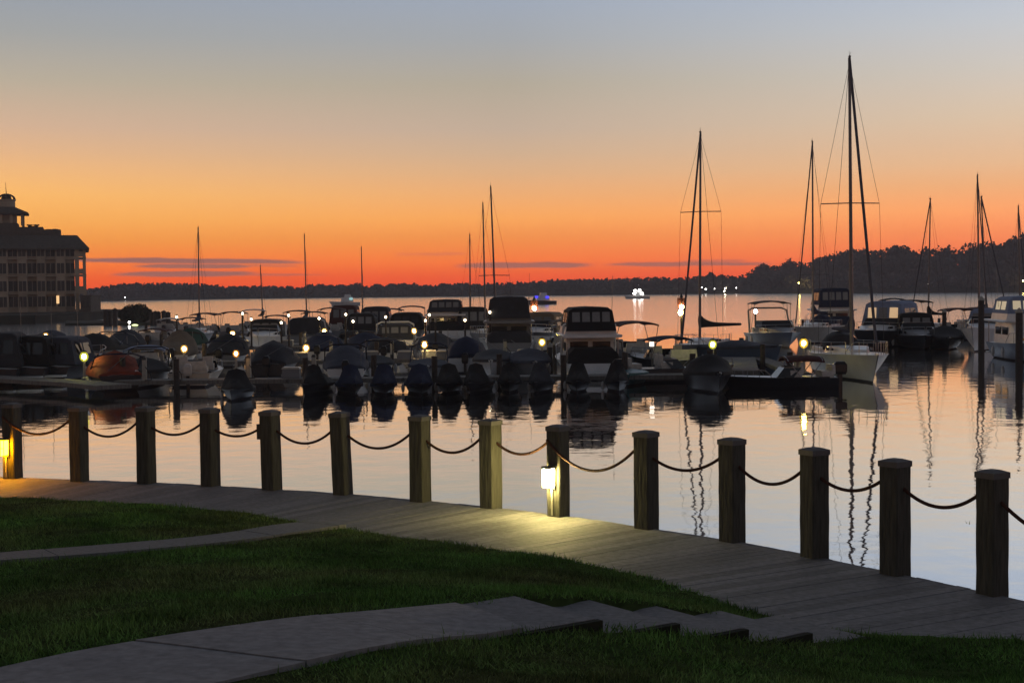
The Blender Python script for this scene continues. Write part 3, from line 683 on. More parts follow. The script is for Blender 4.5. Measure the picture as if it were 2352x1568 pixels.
def sailboat(x, wl, head, L, B, fb, label, group, mast=None, hull='white', cover='navy', stay=None, boomcover=True, spread=True, lamp=None, mast_y=0.08, wires=True, tone='alu', dodger=None, mr=0.075, stripe=None, boom_deg=0):
    r = mkroot('sailboat', x, wl, head, label, 'sailboat', group); rz = R(head); loc = r.location.copy()
    half, sheer, rake = add_hull(r, L, B, fb, fb * .82, hull, tr=.62, draft=.5, stripe=stripe)
    # coachroof
    mb = MB(); secs = []
    for t, k, h in ((.34, .55, .02), (.35, .56, .34), (.5, .6, .36), (.62, .5, .34), (.72, .34, .18), (.74, .3, .02)):
        w_ = half(t) * 2 * k; z = sheer(t); y = ypos(L, t)
        secs.append([(-w_/2, y, z - .02), (-w_/2 * .92, y, z + h * .9), (0, y, z + h), (w_/2 * .92, y, z + h * .9), (w_/2, y, z - .02)])
    mb.loft(secs, True); cr = mb.build('coachroof', 'white', r)
    for sgn in (-1, 1):
        for k in range(3):
            t = .4 + .09 * k; MB().box((sgn * (half(t) * .6 * .96 + .02), ypos(L, t), sheer(t) + .19), (.02, L * .055, .12)).build('portlight', 'glass', cr)
    # cockpit coaming
    c = MB(); 
    for sgn in (-1, 1): c.box((sgn * half(.18) * .62, ypos(L, .18), sheer(.18) + .1), (.16, L * .28, .22))
    c.box((0, ypos(L, .05), sheer(.05) + .08), (half(.05) * 1.2, .15, .2)); c.build('cockpit_coaming', 'white', r)
    my = mast_y * L; bz = sheer(.55) + .3; base = Vector((0, my, bz))
    wbase = Matrix.Rotation(rz, 3, 'Z') @ base + loc
    tp = local(loc, rz, atd(mast[0], mast[1], wbase.y)); H = tp.z - bz
    mo = MB().tube([base - Vector((0, 0, .3)), base.lerp(tp, .5), tp], mr, 8, mr * .72).build('mast', tone, r)
    th = MB().tube([tp, tp + Vector((0, -.05, .35))], .008, 4); th.tube([tp + Vector((0, .0, .1)), tp + Vector((.0, .28, .22)), tp + Vector((0, .38, .22))], .008, 4); th.box(tuple(tp + Vector((0, .04, .06))), (.08, .22, .1)); th.build('masthead', 'wire', mo)
    bow = Vector((0, ypos(L, .985) + rake(.985, sheer(.985)), sheer(1)))
    if stay: MB().tube([bow + Vector((0, -.05, .25)), bow.lerp(tp, .12), bow.lerp(tp, .5), bow.lerp(tp, .9), tp], .055 * stay, 6).build('furled_jib', 'furl', r)
    else: MB().tube([bow, tp], .012, 4).build('forestay', 'wire', r)
    if wires:
        st = Vector((0, ypos(L, .01), sheer(0)))
        MB().tube([st, tp], .011, 4).build('backstay', 'wire', r)
        if spread:
            sp = base.lerp(tp, spread if isinstance(spread, float) else .52); sw = B * .42
            MB().tube([sp + Vector((-sw, -.12, -.02)), sp, sp + Vector((sw, -.12, -.02))], .028, 5).build('spreader', tone, mo)
        for sgn in (-1, 1):
            ch = Vector((sgn * (half(.55) - .05), my - .1, sheer(.55)))
            if spread: MB().tube([ch, sp + Vector((sgn * sw, -.12, -.02)), tp.lerp(sp, .03)], .009, 4).build('shroud', 'wire', r)
            else: MB().tube([ch, tp], .009, 4).build('shroud', 'wire', r)
    if boomcover:
        bl = L * .4; a = base + Vector((0, -.1, .75)); e = a + Vector((bl * math.sin(R(boom_deg)), -bl * math.cos(R(boom_deg)), .02))
        MB().tube([a, e], .05, 6).build('boom', tone, r)
        mb = MB(); secs = []
        for i in range(13):
            f_ = i / 12; p = a.lerp(e, f_); hh = (.5 * math.exp(-f_ * 7) + .26 * (1 - .45 * f_)) ; ww = .13 * (1 - .3 * f_) + .03
            secs.append([(p.x + ww * math.cos(q) * math.cos(R(boom_deg)), p.y + ww * math.cos(q) * math.sin(R(boom_deg)) + (.05 if i == 0 else 0), p.z - .08 + hh * .5 + hh * .55 * math.sin(q)) for q in [2 * PI * j / 8 for j in range(8)]])
        mb.loft(secs, True, True); mb.build('sail_cover', cover, r, True)
    if dodger:
        mb = MB(); y = ypos(L, .36); w_ = half(.36) * 1.15; secs = []
        for yy, h in ((.35, .3), (.15, .62), (-.55, .78), (-.6, .74)):
            secs.append([(w_ * math.cos(q) * .5 * 2 * .5, y + yy, sheer(.36) + .25 + h * math.sin(q)) for q in [PI * j / 8 for j in range(9)]])
        mb.loft(secs, True); mb.build('dodger', dodger, r, True)
    # pulpit, stanchions and lifelines
    add_rail(r, L, half, sheer, rake, .82, .55)
    for sgn in (-1, 1):
        mb = MB(); pts = []
        for i in range(8):
            t = .02 + .8 * i / 7; z = sheer(t); p = (sgn * (half(t) - .06), ypos(L, t) + rake(t, z), z + .55); pts.append(p); mb.tube([(p[0], p[1], z), p], .013, 4)
        mb.tube(pts, .008, 4); mb.build('lifeline', 'steel', r)
    return r

def runabout(x, wl, head, L, B, label, group, hull='white', cover=None, bimini=None, motor=1, stripe=None, top=1.75, cover_peak=.6, hump=.5, name='motorboat', seats=False, bim_len=.32, mot='motor', frame='steel', fb=.85, towbar=False):
    r = mkroot(name, x, wl, head, label, 'motorboat', group)
    half, sheer, rake = add_hull(r, L, B, fb, fb * .8, hull, stripe=stripe)
    if cover: add_cover(r, L, half, sheer, rake, cover, cover_peak, .02, .97, hump)
    else:
        wl_ = MB(); t = .3; wl_.box((0, ypos(L, .3), sheer(.3) + .0), (half(.3) * 1.7, L * .42, .07)); wl_.build('cockpit_sole', 'dark', r)
        add_windshield(r, ypos(L, .58), half(.55) * 1.7, sheer(.55), .42)
        for sgn in (-1, 1):
            mb = MB(); mb.box((sgn * half(.4) * .5, ypos(L, .4), sheer(.4) + .16), (.5, .5, .3)); mb.box((sgn * half(.4) * .5, ypos(L, .4) - .25, sheer(.4) + .4), (.5, .12, .5), top=.9); mb.build('helm_seat', 'vinyl', r)
        mb = MB(); mb.box((0, ypos(L, .1), sheer(.1) + .14), (half(.1) * 1.6, .5, .28)); mb.box((0, ypos(L, .1) - .26, sheer(.1) + .35), (half(.1) * 1.6, .14, .4), top=.92); mb.build('stern_bench', 'vinyl', r)
        add_rail(r, L, half, sheer, rake, .62, .3)
    if cover and L > 4.7:           # clutter of a laid-up boat: stern light pole, folded top frame, straps
        k_ = random.random(); zz = sheer(.2)
        MB().tube([(half(.12) * random.choice((-.8, .8)), ypos(L, .05), zz), (half(.12) * .8, ypos(L, .04), zz + random.uniform(.7, 1.3))], .014, 4).build('light_pole', 'steel', r)
        if k_ < .6:
            w_ = half(.4) * .95; ya, yb, h_ = ypos(L, .42), ypos(L, random.uniform(.12, .3)), random.uniform(.75, 1.2); mb = MB()
            mb.tube([(-w_, ya, zz), (-w_ * .95, yb, zz + h_ * .85), (-w_ * .6, yb - .05, zz + h_), (w_ * .6, yb - .05, zz + h_), (w_ * .95, yb, zz + h_ * .85), (w_, ya, zz)], .035, 5)
            mb.build('folded_top', random.choice(['black', 'navy', 'maroon', 'steel']), r)
        for sg in (-1, 1):
            if random.random() < .6: MB().ell((sg * (half(.35) + .09), ypos(L, random.uniform(.2, .5)), .32), (.1, .1, .26), 8, 5).build('fender', 'white_fender', r)
    if bimini: add_bimini(r, ypos(L, .5 - bim_len), ypos(L, .5), half(.3) * 1.85, top, sheer(.35), bimini, frame, side_base=half(.35) * 1.9)
    if towbar: MB().tube([(-half(.25), ypos(L, .3), sheer(.3)), (-half(.25) * .9, ypos(L, .2), top - .25), (half(.25) * .9, ypos(L, .2), top - .25), (half(.25), ypos(L, .3), sheer(.3))], .045, 6).build('tow_arch', 'dark', r)
    if motor:
        for k in range(motor): add_outboard(r, (k - (motor - 1) / 2) * .5, -L / 2 - .05, .55, mot)
    return r

def cruiser(x, wl, head, L, B, label, group, hull='white', canvas='navy', kind='express', stripe=None, top=2.9, lit=None, fb=1.25, antenna=True, arch=True, bim=None, cat='motor yacht', wm='clear', lowcanvas='black', house='white', platform=True):
    r = mkroot('cabin_cruiser', x, wl, head, label, cat, group)
    half, sheer, rake = add_hull(r, L, B, fb, fb * .75, hull, stripe=stripe, tr=.88, vee=1.1)
    # raised foredeck trunk
    mb = MB(); secs = []
    for t, k, h in ((.5, .8, .45), (.62, .78, .42), (.74, .66, .3), (.84, .45, .14), (.88, .3, .02)):
        w_ = half(t) * 2 * k; z = sheer(t); y = ypos(L, t) + rake(t, z) * .5
        secs.append([(-w_/2, y, z - .03), (-w_/2 * .9, y, z + h * .85), (0, y, z + h), (w_/2 * .9, y, z + h * .85), (w_/2, y, z - .03)])
    mb.loft(secs, True); tr_ = mb.build('trunk_cabin', house, r)
    for sgn in (-1, 1):
        for k in range(2): MB().box((sgn * (half(.6 + .1 * k) * .745), ypos(L, .58 + .1 * k), sheer(.6 + .1 * k) + .2), (.03, L * .07, .14), rz=sgn * .12).build('portlight', 'glass', tr_)
    zc = sheer(.45)
    if kind == 'express':
        add_windshield(r, ypos(L, .58), half(.5) * 1.75, zc + .42, .5, .45)
        add_enclosure(r, ypos(L, .1), ypos(L, .52), half(.3) * 1.9, half(.3) * 1.5, zc, top, canvas, wm, 3, lit)
    elif kind == 'open':
        add_windshield(r, ypos(L, .58), half(.5) * 1.75, zc + .42, .5, .45)
        mb = MB(); mb.box((0, ypos(L, .2), zc + .18), (half(.2) * 1.5, .6, .36)); mb.build('stern_bench', 'vinyl', r)
    elif kind in ('fly', 'sedan'):
        h1 = zc + 1.15
        mb = MB(); secs = []
        for y, wb, wt in ((.16, .86, .8), (.5, .86, .8), (.62, .7, .55)):
            w0, w1 = half(.35) * 2 * wb, half(.35) * 2 * wt; yy = ypos(L, y)
            secs.append([(-w0/2, yy, zc - .05), (-w1/2, yy - (.5 if y == .62 else 0), h1), (w1/2, yy - (.5 if y == .62 else 0), h1), (w0/2, yy, zc - .05)])
        mb.loft(secs, True); hs = mb.build('deckhouse', house, r)
        for sgn in (-1, 1):
            for k in range(2): MB().box((sgn * (half(.35) * .84 + .01), ypos(L, .25 + .15 * k), zc + .68), (.03, L * .11, .42)).build('window', 'glass', hs)
        for k in range(2): MB().box(((k - .5) * half(.35) * .78, ypos(L, .16) - .012, zc + .62), (half(.35) * .62, .03, .62)).build('window', lit or 'glass', hs)
        mb = MB(); mb.loft([[(x_ * half(.35) * s_, y_ , z_) for x_, y_ in ((-1, ypos(L, .03)), (1, ypos(L, .03)), (1, ypos(L, .5)), (.7, ypos(L, .58)), (-.7, ypos(L, .58)), (-1, ypos(L, .5)))] for z_, s_ in ((h1, .98), (h1 + .1, 1.02), (h1 + .14, .98))], True, True); mb.build('flybridge_deck', house, r)
        for sgn in (-1, 1): MB().tube([(sgn * half(.2) * .92, ypos(L, .05), sheer(.05)), (sgn * half(.2) * .92, ypos(L, .05), h1)], .03, 5).build('deck_post', 'steel', r)
        if lowcanvas:
            mb = MB(); w_ = half(.1) * 1.9; mb.loft([[(-w_/2, ypos(L, .0), sheer(0)), (-w_/2 * .97, ypos(L, .0), sheer(0) + .45), (-w_/2 * .75, ypos(L, .0) + .1, sheer(0) + .72), (w_/2 * .75, ypos(L, .0) + .1, sheer(0) + .72), (w_/2 * .97, ypos(L, .0), sheer(0) + .45), (w_/2, ypos(L, .0), sheer(0))],
                        [(-w_/2, ypos(L, .14), sheer(0)), (-w_/2, ypos(L, .14), sheer(0) + .5), (-w_/2 * .8, ypos(L, .14), sheer(0) + .75), (w_/2 * .8, ypos(L, .14), sheer(0) + .75), (w_/2, ypos(L, .14), sheer(0) + .5), (w_/2, ypos(L, .14), sheer(0))]], True); mb.build('cockpit_cover', lowcanvas, r)
        if kind == 'fly':
            mb = MB(); 
            mb.loft([[(x_ * half(.35) * s_, y_, z_) for x_, y_ in ((-.9, ypos(L, .12)), (.9, ypos(L, .12)), (.9, ypos(L, .46)), (.6, ypos(L, .53)), (-.6, ypos(L, .53)), (-.9, ypos(L, .46)))] for z_, s_ in ((h1 + .13, 1), (h1 + .5, .95))], True, True); mb.build('flybridge_coaming', house, r)
            add_enclosure(r, ypos(L, .1), ypos(L, .46), half(.35) * 1.72, half(.35) * 1.5, h1 + .3, top, canvas, wm, 4, lit)
    if arch:
        za = max(zc + 1.0, top - .75) if kind != 'fly' else top - .9
        MB().tube([(-half(.2) * 1.0, ypos(L, .3), zc), (-half(.2) * .94, ypos(L, .2), za), (-half(.2) * .7, ypos(L, .18), za + .18), (half(.2) * .7, ypos(L, .18), za + .18), (half(.2) * .94, ypos(L, .2), za), (half(.2) * 1.0, ypos(L, .3), zc)], .07, 6).build('radar_arch', house, r)
    if bim: add_bimini(r, ypos(L, .12), ypos(L, .42), half(.3) * 1.7, top, zc, bim, bows=3, side_base=half(.3) * 1.85)
    if antenna: MB().tube([(half(.3) * .8, ypos(L, .25), zc + .6), (half(.3) * .85, ypos(L, .2), top + 1.5)], .012, 4).build('antenna', 'steel', r)
    add_rail(r, L, half, sheer, rake, .5, .55)
    if platform: MB().box((0, -L/2 - .3, .32), (B * .8, .65, .09)).build('swim_platform', 'white', r)
    for k, t in enumerate((.25, .5)):
        MB().ell((half(t) + .1, ypos(L, t), sheer(t) * .5), (.11, .11, .3), 8, 6).build('fender', 'white_fender', r)
    return r

def watercraft(x, wl, head, label, group, m, sc_=1.0):
    r = mkroot('personal_watercraft', x, wl, head, label, 'jet ski', group); L, B = 2.9 * sc_, 1.18 * sc_
    half, sheer, rake = add_hull(r, L, B, .5, .42, 'dark', tr=.72, draft=.2, deckm='dark')
    mb = MB(); secs = []; n = 18
    for i in range(n + 1):
        t = i / n; h = half(t) * 1.02 + .01; zs = sheer(t) - .06; y = ypos(L, t)
        seat = .28 * math.exp(-((t - .32) / .22) ** 2); bar = .55 * math.exp(-((t - .6) / .1) ** 2); nose = .22 * math.exp(-((t - .78) / .15) ** 2)
        pk = .12 + seat + bar + nose; wb = .42 + .5 * math.exp(-((t - .6) / .08) ** 2)
        q = [(-h, y, zs - .08), (-h, y, zs + .06), (-h * (.35 + .45 * wb), y, zs + .1 + pk * .45), (-h * .34 * (.6 + wb), y, zs + .1 + pk * .88), (0, y, zs + .1 + pk)]
        secs.append(q + [(-a, b, c) for a, b, c in reversed(q[:-1])])
    mb.loft(secs, True); mb.build('fitted_cover', m, r, True)
    MB().ell((half(.4) + .06, ypos(L, .4), .2), (.08, .08, .2), 8, 5).build('fender', 'white_fender', r)
    return r

# ------------------------------------------------------------------ docks, lamps, pilings
def dock(name, pts, wid, z, label, cat='dock', piles=True, group='floating docks of the marina', gap=9, near=False):
    a0 = Vector(pts[0]); r = thing(name, (a0.x, a0.y, z), 0, label, cat, group); mb = MB(); pm = []
    for a, b in zip(pts, pts[1:]):
        a, b = Vector(a) - a0, Vector(b) - a0; L = (b - a).length; c = (a + b) / 2; rz = math.atan2(b.y - a.y, b.x - a.x)
        n = max(1, int(L / 2.4))
        for k in range(n):
            q = a.lerp(b, (k + .5) / n); mb.box((q.x, q.y, -.09 + random.uniform(-.008, .008)), (L / n * .985, wid, .18), rz)
        if piles:
            for k in range(max(1, int(L / gap)) + 1):
                q = a.lerp(b, k / max(1, int(L / gap))); off = Vector((-math.sin(rz), math.cos(rz), 0)) * (wid / 2 + .16)
                pm.append(q + off * (-1 if near and k % 2 else 1))
    mb.build('dock_deck', 'dockwood', r)
    for q in pm: MB().tube([(q.x, q.y, -1.5 - z), (q.x, q.y, .95)], .13, 8).build('piling', 'pile', r)
    return r
def dock_lamp(x, y, dist, z0, lens, label, rad=.13, group='lamps along the docks', kind='globe'):
    p = atd(x, y, dist); h = max(.25, p.z - z0)
    r = thing('dock_lamp', (p.x, p.y, z0), 0, label, 'lamp', group)
    MB().rev([(.15, 0), (.15, .04), (.07, .08), (.055, h - rad * .9)], (0, 0, 0), 8).build('pole', 'pile' if lens == 'L_small' else 'pedestal', r)
    g_ = MB().ell((0, 0, h), (rad, rad, rad * 1.15), 12, 8).build('lamp_globe', lens, r, True)  # shell emits a little itself, standing in for the lamp's halo
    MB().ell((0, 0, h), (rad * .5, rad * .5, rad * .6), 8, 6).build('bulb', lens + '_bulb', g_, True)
    MB().rev([(rad * .7, h + rad * 1.05), (rad * .75, h + rad * 1.2), (rad * .2, h + rad * 1.5)], (0, 0, 0), 10).build('lamp_cap', 'lampmetal', r)
    return r
def piling(x, ytop, dist, label, rad=.16, group='mooring pilings', cap=True):
    p = atd(x, ytop, dist); r = thing('piling', (p.x, p.y, 0), 0, label, 'piling', group)
    MB().rev([(rad * 1.08, -2), (rad, .2), (rad * .95, p.z)], (0, 0, 0), 10).build('pile_shaft', 'pile', r, True)
    MB().rev([(rad * 1.1, p.z - .05), (rad * 1.1, p.z + .03), (.02, p.z + .22)], (0, 0, 0), 10).build('pile_cap', 'pedestal' if cap else 'pile', r)
    return r
def W(x, d, z=0.5): return Vector(((x - 1176) / F * d, d, z))
def wl(x, d): return 662 - 0.01047 * (x - 1176) + HC * F / d
def zt(x, y, d): return HC - (y - (662 - 0.01047 * (x - 1176))) * d / F
# ------------------------------------------------------------------ docks
dock('floating_dock', [at(-200, 852, .5), at(0, 866, .5), at(173, 875, .5), at(262, 884, .5)], 1.6, .5, 'long pale edged dock slanting in from the left edge below the orange cover', piles=False)
dock('floating_dock', [W(268, 65.9), W(1585, 65.9)], 1.5, .5, 'front dock behind the row of dark covered watercraft', gap=2.6, near=True)
dock('floating_dock', [W(60, 83), W(1262, 83)], 1.5, .5, 'second dock, its edge lit by lamps behind the front row of boats')
dock('floating_dock', [W(40, 103.5), W(1010, 103.5)], 1.5, .5, 'third dock under the middle row of warm globe lamps')
dock('floating_dock', [W(330, 137), W(1165, 137)], 1.6, .5, 'farthest dock with many small pale lights')
dock('pier', [W(1691, 66.5, .6), W(1691, 79, .6)], 2.0, .6, 'short wide pier lit green by the lamp beside the blue dinghy bow', 'pier')
dock('pier', [W(1844, 65.5, .5), W(1846 - 120, 84, .5)], .8, .5, 'narrow finger pier under the yellow lamp left of the tallest sailboat', 'pier')
dock('floating_dock', [W(1850, 126), W(2480, 126)], 1.6, .5, 'dock behind the white boats on the right of the bay')

# ------------------------------------------------------------------ sailboats
GS = 'sailboats moored in the marina'
sailboat(1948, wl(1948, 71.2), 179, 10.5, 3.3, 1.3, 'biggest sailboat, pale hull, tallest mast with wide spreaders, bow towards the boardwalk', GS, mast=(1951, 134), hull='silver', stay=1.25, boomcover=True, cover='navy', spread=.5, mr=.095, tone='alu', dodger='charcoal')
sailboat(1874, wl(1874, 114), 152, 9.0, 2.9, 1.35, 'white bowed sailboat just left of the tallest mast, with no spreaders showing', GS, mast=(1866, 327), hull='cream', stay=.9, boomcover=True, spread=.27, mr=.085, dodger='navy')
sailboat(1614, wl(1614, 88), 160, 9.2, 2.9, 1.15, 'sailboat with dark sail cover sagging from its mast along the boom, near the green lamp', GS, mast=(1609, 306), hull='grey', cover='black', stay=1.1, boom_deg=-28, spread=.62, mr=.085)
sailboat(2139, wl(2139, 122), 8, 7.5, 2.5, 1.0, 'small masted sailboat with hooked dark sail cover among the boats with arched tops', GS, mast=(2137, 458), hull='dark', stay=.8, spread=False, mr=.075, cover='black')
sailboat(2246, wl(2246, 116), 172, 8.0, 2.6, 1.1, 'sailboat with the taller mast of the close pair at the right', GS, mast=(2245, 404), hull='grey', stay=.8, spread=False, mr=.085)
sailboat(2258, wl(2258, 132), 190, 8.0, 2.6, 1.1, 'sailboat with the shorter mast of the close pair at the right', GS, mast=(2254, 453), hull='grey', stay=1.1, spread=False, mr=.085)
sailboat(2341, wl(2341, 128), 170, 7.5, 2.5, 1.0, 'sailboat whose mast stands at the right edge above the blue cruiser', GS, mast=(2339, 475), hull='grey', stay=.8, spread=False, mr=.085)
for x, y, bx, d, lab, c in ((455, 524, 456, 128, 'lone mast sailboat nearest the hotel, masthead vane on top', 'navy'), (598, 612, 603, 150, 'sailboat with the shortest mast in the back row', 'black'),
                            (699, 540, 704, 140, 'sailboat among the back boats with the mast above a dark mound of canvas', 'charcoal'), (830, 569, 833, 142, 'sailboat with a short thin mast left of the boxy canvas enclosure', 'black'),
                            (1079, 540, 1081, 128, 'sailboat with the shortest of three masts beside the grey flybridge', 'charcoal'), (1109, 468, 1116, 118, 'sailboat with the middle of three masts beside the grey flybridge', 'navy'),
                            (1127, 430, 1141, 106, 'sailboat with the tallest of three masts, leaning, by the grey flybridge', 'black')):
    sailboat(bx, wl(bx, d), 180 if d < 120 else 3, 8.0, 2.6, 1.0, lab, GS, mast=(x, y), hull='grey', cover=c, spread=.4 if d < 110 else False, mr=.075 if d < 120 else .07, stay=.9 if d < 110 else None, wires=d < 130)

# ------------------------------------------------------------------ cruisers and motorboats, right of the bay
GM = 'motorboats moored in the marina'
GC = 'cabin cruisers moored in the marina'
cruiser(1781, wl(1781, 108), 183, 8.5, 3.3, 'dark hulled cruiser with bow towards us, alone on the open water', GC, hull='slatehull' if False else 'bluehull', canvas='navy', kind='open', top=zt(1790, 690, 108), bim='black', house='grey', fb=1.15, antenna=False)
cruiser(1897, wl(1897, 132), 0, 10, 3.4, 'cruiser with tall dark blue flybridge canvas behind the white bowed sailboat', GC, hull='white', canvas='navy', kind='fly', top=zt(1897, 661, 132), lowcanvas='navy', arch=False)
cruiser(2028, wl(2028, 105), 148, 10, 3.5, 'cruiser with pale canvas and a warmly lit cabin, right of the tallest mast', GC, hull='dark', canvas='paleblue', kind='express', top=zt(2020, 691, 105), lit='L_cabin', wm='clear', fb=1.35)
runabout(2045, wl(2045, 140), 0, 6.5, 2.6, 'motorboat with dark arched bimini above the pale canvas cruiser', GM, hull='grey', bimini='black', top=zt(2045, 684, 140))
runabout(2112, wl(2112, 121), 185, 7.0, 2.7, 'dark motorboat with low arched bimini beside the small masted sailboat', GM, hull='dark', bimini='black', top=zt(2112, 688, 121), bim_len=.4)
cruiser(2105, wl(2105, 103), 172, 8.0, 3.0, 'black hulled cruiser right of the lit cabin, unlit', GC, hull='dark', canvas='black', kind='express', top=zt(2105, 718, 103), antenna=False, house='grey', fb=1.0)
runabout(2170, wl(2170, 101), 168, 6.5, 2.5, 'low dark covered boat behind the reddish piling', GM, hull='dark', cover='black', cover_peak=.8, motor=0)
runabout(2183, wl(2183, 118), 10, 6.5, 2.6, 'motorboat with thin maroon bimini on legs over bright water', GM, hull='grey', bimini='maroon', top=zt(2183, 706, 118), frame='dark')
cruiser(2268, wl(2268, 99), 152, 9, 3.1, 'white cruiser with raised pale bow pointing left, near the right edge', GC, hull='white', canvas='paleblue', kind='express', top=zt(2285, 708, 99), fb=1.6, house='white', antenna=False, wm='clear')
runabout(2238, wl(2238, 128), 0, 6.5, 2.6, 'motorboat with flat maroon bimini behind the raised white bow', GM, hull='grey', bimini='maroon', top=zt(2238, 704, 128), bim_len=.45)
cruiser(2378, wl(2378, 83), 176, 10, 3.4, 'blue cruiser cut by the right edge with yellow lit windows', GC, hull='bluehull', canvas='paleblue', kind='fly', top=zt(2350, 680, 83), lit='L_cabindim', wm='L_cabindim', lowcanvas=None, house='white', arch=False)
# middle
cruiser(1341, wl(1341, 75), 3, 9.5, 2.85, 'flybridge cruiser with stern to us, canvas enclosed bridge and black cockpit cover', GC, hull='white', canvas='black', kind='fly', top=zt(1341, 704, 72), fb=1.05, lowcanvas='black', arch=True, wm='clear')
cruiser(1236, wl(1236, 104), 166, 9, 3.1, 'white sport cruiser with framed hardtop behind the yellow lamp', GC, hull='white', canvas='tan', kind='express', top=zt(1236, 717, 104), fb=1.5, stripe='dark')
cruiser(1170, wl(1170, 99), 0, 10, 3.3, 'cruiser with tall boxy grey flybridge canvas behind the masts', GC, hull='grey', canvas='charcoal', kind='fly', top=zt(1170, 680, 97), lowcanvas='charcoal', house='grey', wm='charcoal', arch=False)
runabout(1300, wl(1300, 97), 5, 6.5, 2.6, 'motorboat with thin tan bimini frame left of the flybridge cruiser', GM, hull='grey', bimini='tan', top=zt(1300, 731, 97))
runabout(1436, wl(1436, 84), 12, 7.0, 2.6, 'bowrider with dark red bimini standing high over the water', GM, hull='grey', bimini='maroon', top=zt(1436, 735, 84), bim_len=.4, fb=1.0, mot='whitemotor')
runabout(1517, wl(1517, 77), 20, 6.0, 2.3, 'boat with a low dark bimini and slanting cover by the square lamp', GM, hull='dark', bimini='navy', top=zt(1517, 769, 77), bim_len=.3, motor=0)
runabout(1690, wl(1690, 83), 215, 6.0, 2.3, 'blue dinghy with raised bow pointing right, by the short wide pier', GM, hull='bluehull', cover='slate', cover_peak=.35, fb=1.15, motor=1)
runabout(1548, wl(1548, 68.5), 278, 4.8, 1.9, 'brown sided skiff moored broadside behind the dark watercraft', GM, hull='maroonhull', fb=.75, motor=1)
runabout(1450, wl(1450, 67), 170, 3.4, 1.5, 'small teal hulled dinghy beside the brown skiff', GM, hull='teal', cover='teal', fb=.6, cover_peak=.15, motor=0)
runabout(1797, wl(1797, 63.8), 92, 4.6, 1.8, 'low black motorboat with long folded dark canopy, left of the biggest sailboat', GM, hull='dark', bimini='maroon', top=1.4, fb=.55, bim_len=.36, motor=1)
runabout(1628, wl(1628, 62.5), 182, 4.6, 1.9, 'black covered boat with high bow at the end of the watercraft row', GM, hull='dark', cover='black', cover_peak=.75, fb=.9, motor=0)
runabout(1135, wl(1135, 74), 178, 6.0, 2.1, 'motorboat with bare white bow facing us between the watercraft', GM, hull='white', cover='charcoal', cover_peak=.5, fb=1.0, motor=0)
runabout(1216, wl(1216, 73), 184, 5.8, 2.1, 'grey hulled boat under slate cover, next to the lit pilings', GM, hull='grey', cover='slate', cover_peak=.6, fb=.95, motor=0)
runabout(1073, wl(1073, 80), 0, 6.4, 2.2, 'boat under a tall deep navy cover with white hull corners', GM, hull='white', cover='navy', cover_peak=1.05, hump=.25, fb=1.0)
runabout(1388, wl(1388, 79), 176, 6.0, 2.1, 'covered boat squeezed close against the flybridge cruiser', GM, hull='grey', cover='charcoal', cover_peak=.55, motor=0)
# left of centre, front rows
runabout(795, wl(795, 73), 6, 6.2, 2.2, 'boat under slate cover with white stern edge, below the lone bright lamp', GM, hull='white', cover='slate', cover_peak=.95, hump=.45)
runabout(637, wl(637, 78.5), 0, 6.4, 2.25, 'boat under a big smooth charcoal cover standing over the pale dock edge', GM, hull='dark', cover='charcoal', cover_peak=1.05, hump=.3)
runabout(455, wl(455, 71), 4, 6.0, 2.4, 'open motorboat with pale seats showing in its lit cockpit', GM, hull='cream', fb=.8, mot='whitemotor')
runabout(258, wl(258, 68.6), 24, 5.0, 2.3, 'boat under a rust orange cover lit by the lime lamp', GM, hull='dark', cover='orange', cover_peak=1.0, hump=.35, motor=0)
runabout(343, wl(343, 80), 8, 6.0, 2.4, 'boat with pale blue canopy behind the orange cover', GM, hull='grey', bimini='paleblue', top=zt(343, 790, 80), bim_len=.45)
runabout(335, wl(335, 70), 186, 5.5, 2.1, 'grey hulled boat under black cover, hard beside the orange cover', GM, hull='grey', cover='black', cover_peak=.55, motor=0)
runabout(412, wl(412, 90), 5, 5.8, 2.2, 'boat with a pointed tan cover beside a lamp, right of the pale blue canopy', GM, hull='white', cover='tan', cover_peak=1.3, hump=.6)
runabout(893, wl(893, 90), 0, 6.2, 2.5, 'black covered boat whose stern faces the lamp lit dock', GM, hull='white', cover='black', cover_peak=.8, hump=.3)
runabout(862, wl(862, 76), 182, 5.0, 1.9, 'slim white bowed boat left of the gap of bright water', GM, hull='white', cover='charcoal', cover_peak=.4, motor=0, fb=.75)
runabout(985, wl(985, 74.5), 182, 5.4, 2.0, 'low slate covered boat right of the gap of bright water', GM, hull='grey', cover='slate', cover_peak=.3, motor=0, fb=.7)
cruiser(912, wl(912, 109), 2, 8.5, 3.0, 'cruiser with grey enclosed cockpit and white corner posts between two globe lamps', GC, hull='white', canvas='charcoal', kind='express', top=zt(912, 742, 108), fb=1.1, antenna=False)
runabout(525, wl(525, 89), 2, 6.4, 2.4, 'black covered boat under the middle globe lamp, tall and dark', GM, hull='grey', cover='black', cover_peak=1.1)
runabout(437, wl(437, 108), 0, 6.2, 2.4, 'boat under a dark green cover', GM, hull='grey', cover='green', cover_peak=1.0)
cruiser(610, wl(610, 110), 183, 8.0, 2.9, 'cruiser with a pale roof line behind the big charcoal cover', GC, hull='white', canvas='black', kind='express', top=zt(610, 733, 110), antenna=False, fb=1.2)
runabout(745, wl(745, 93), 0, 6.3, 2.4, 'navy covered boat next to the lamp above the slate cover', GM, hull='white', cover='navy', cover_peak=1.05)
runabout(840, wl(840, 96), 184, 6.3, 2.4, 'blue covered boat left of the black stern and lamp', GM, hull='white', cover='navy', cover_peak=.9, motor=0)
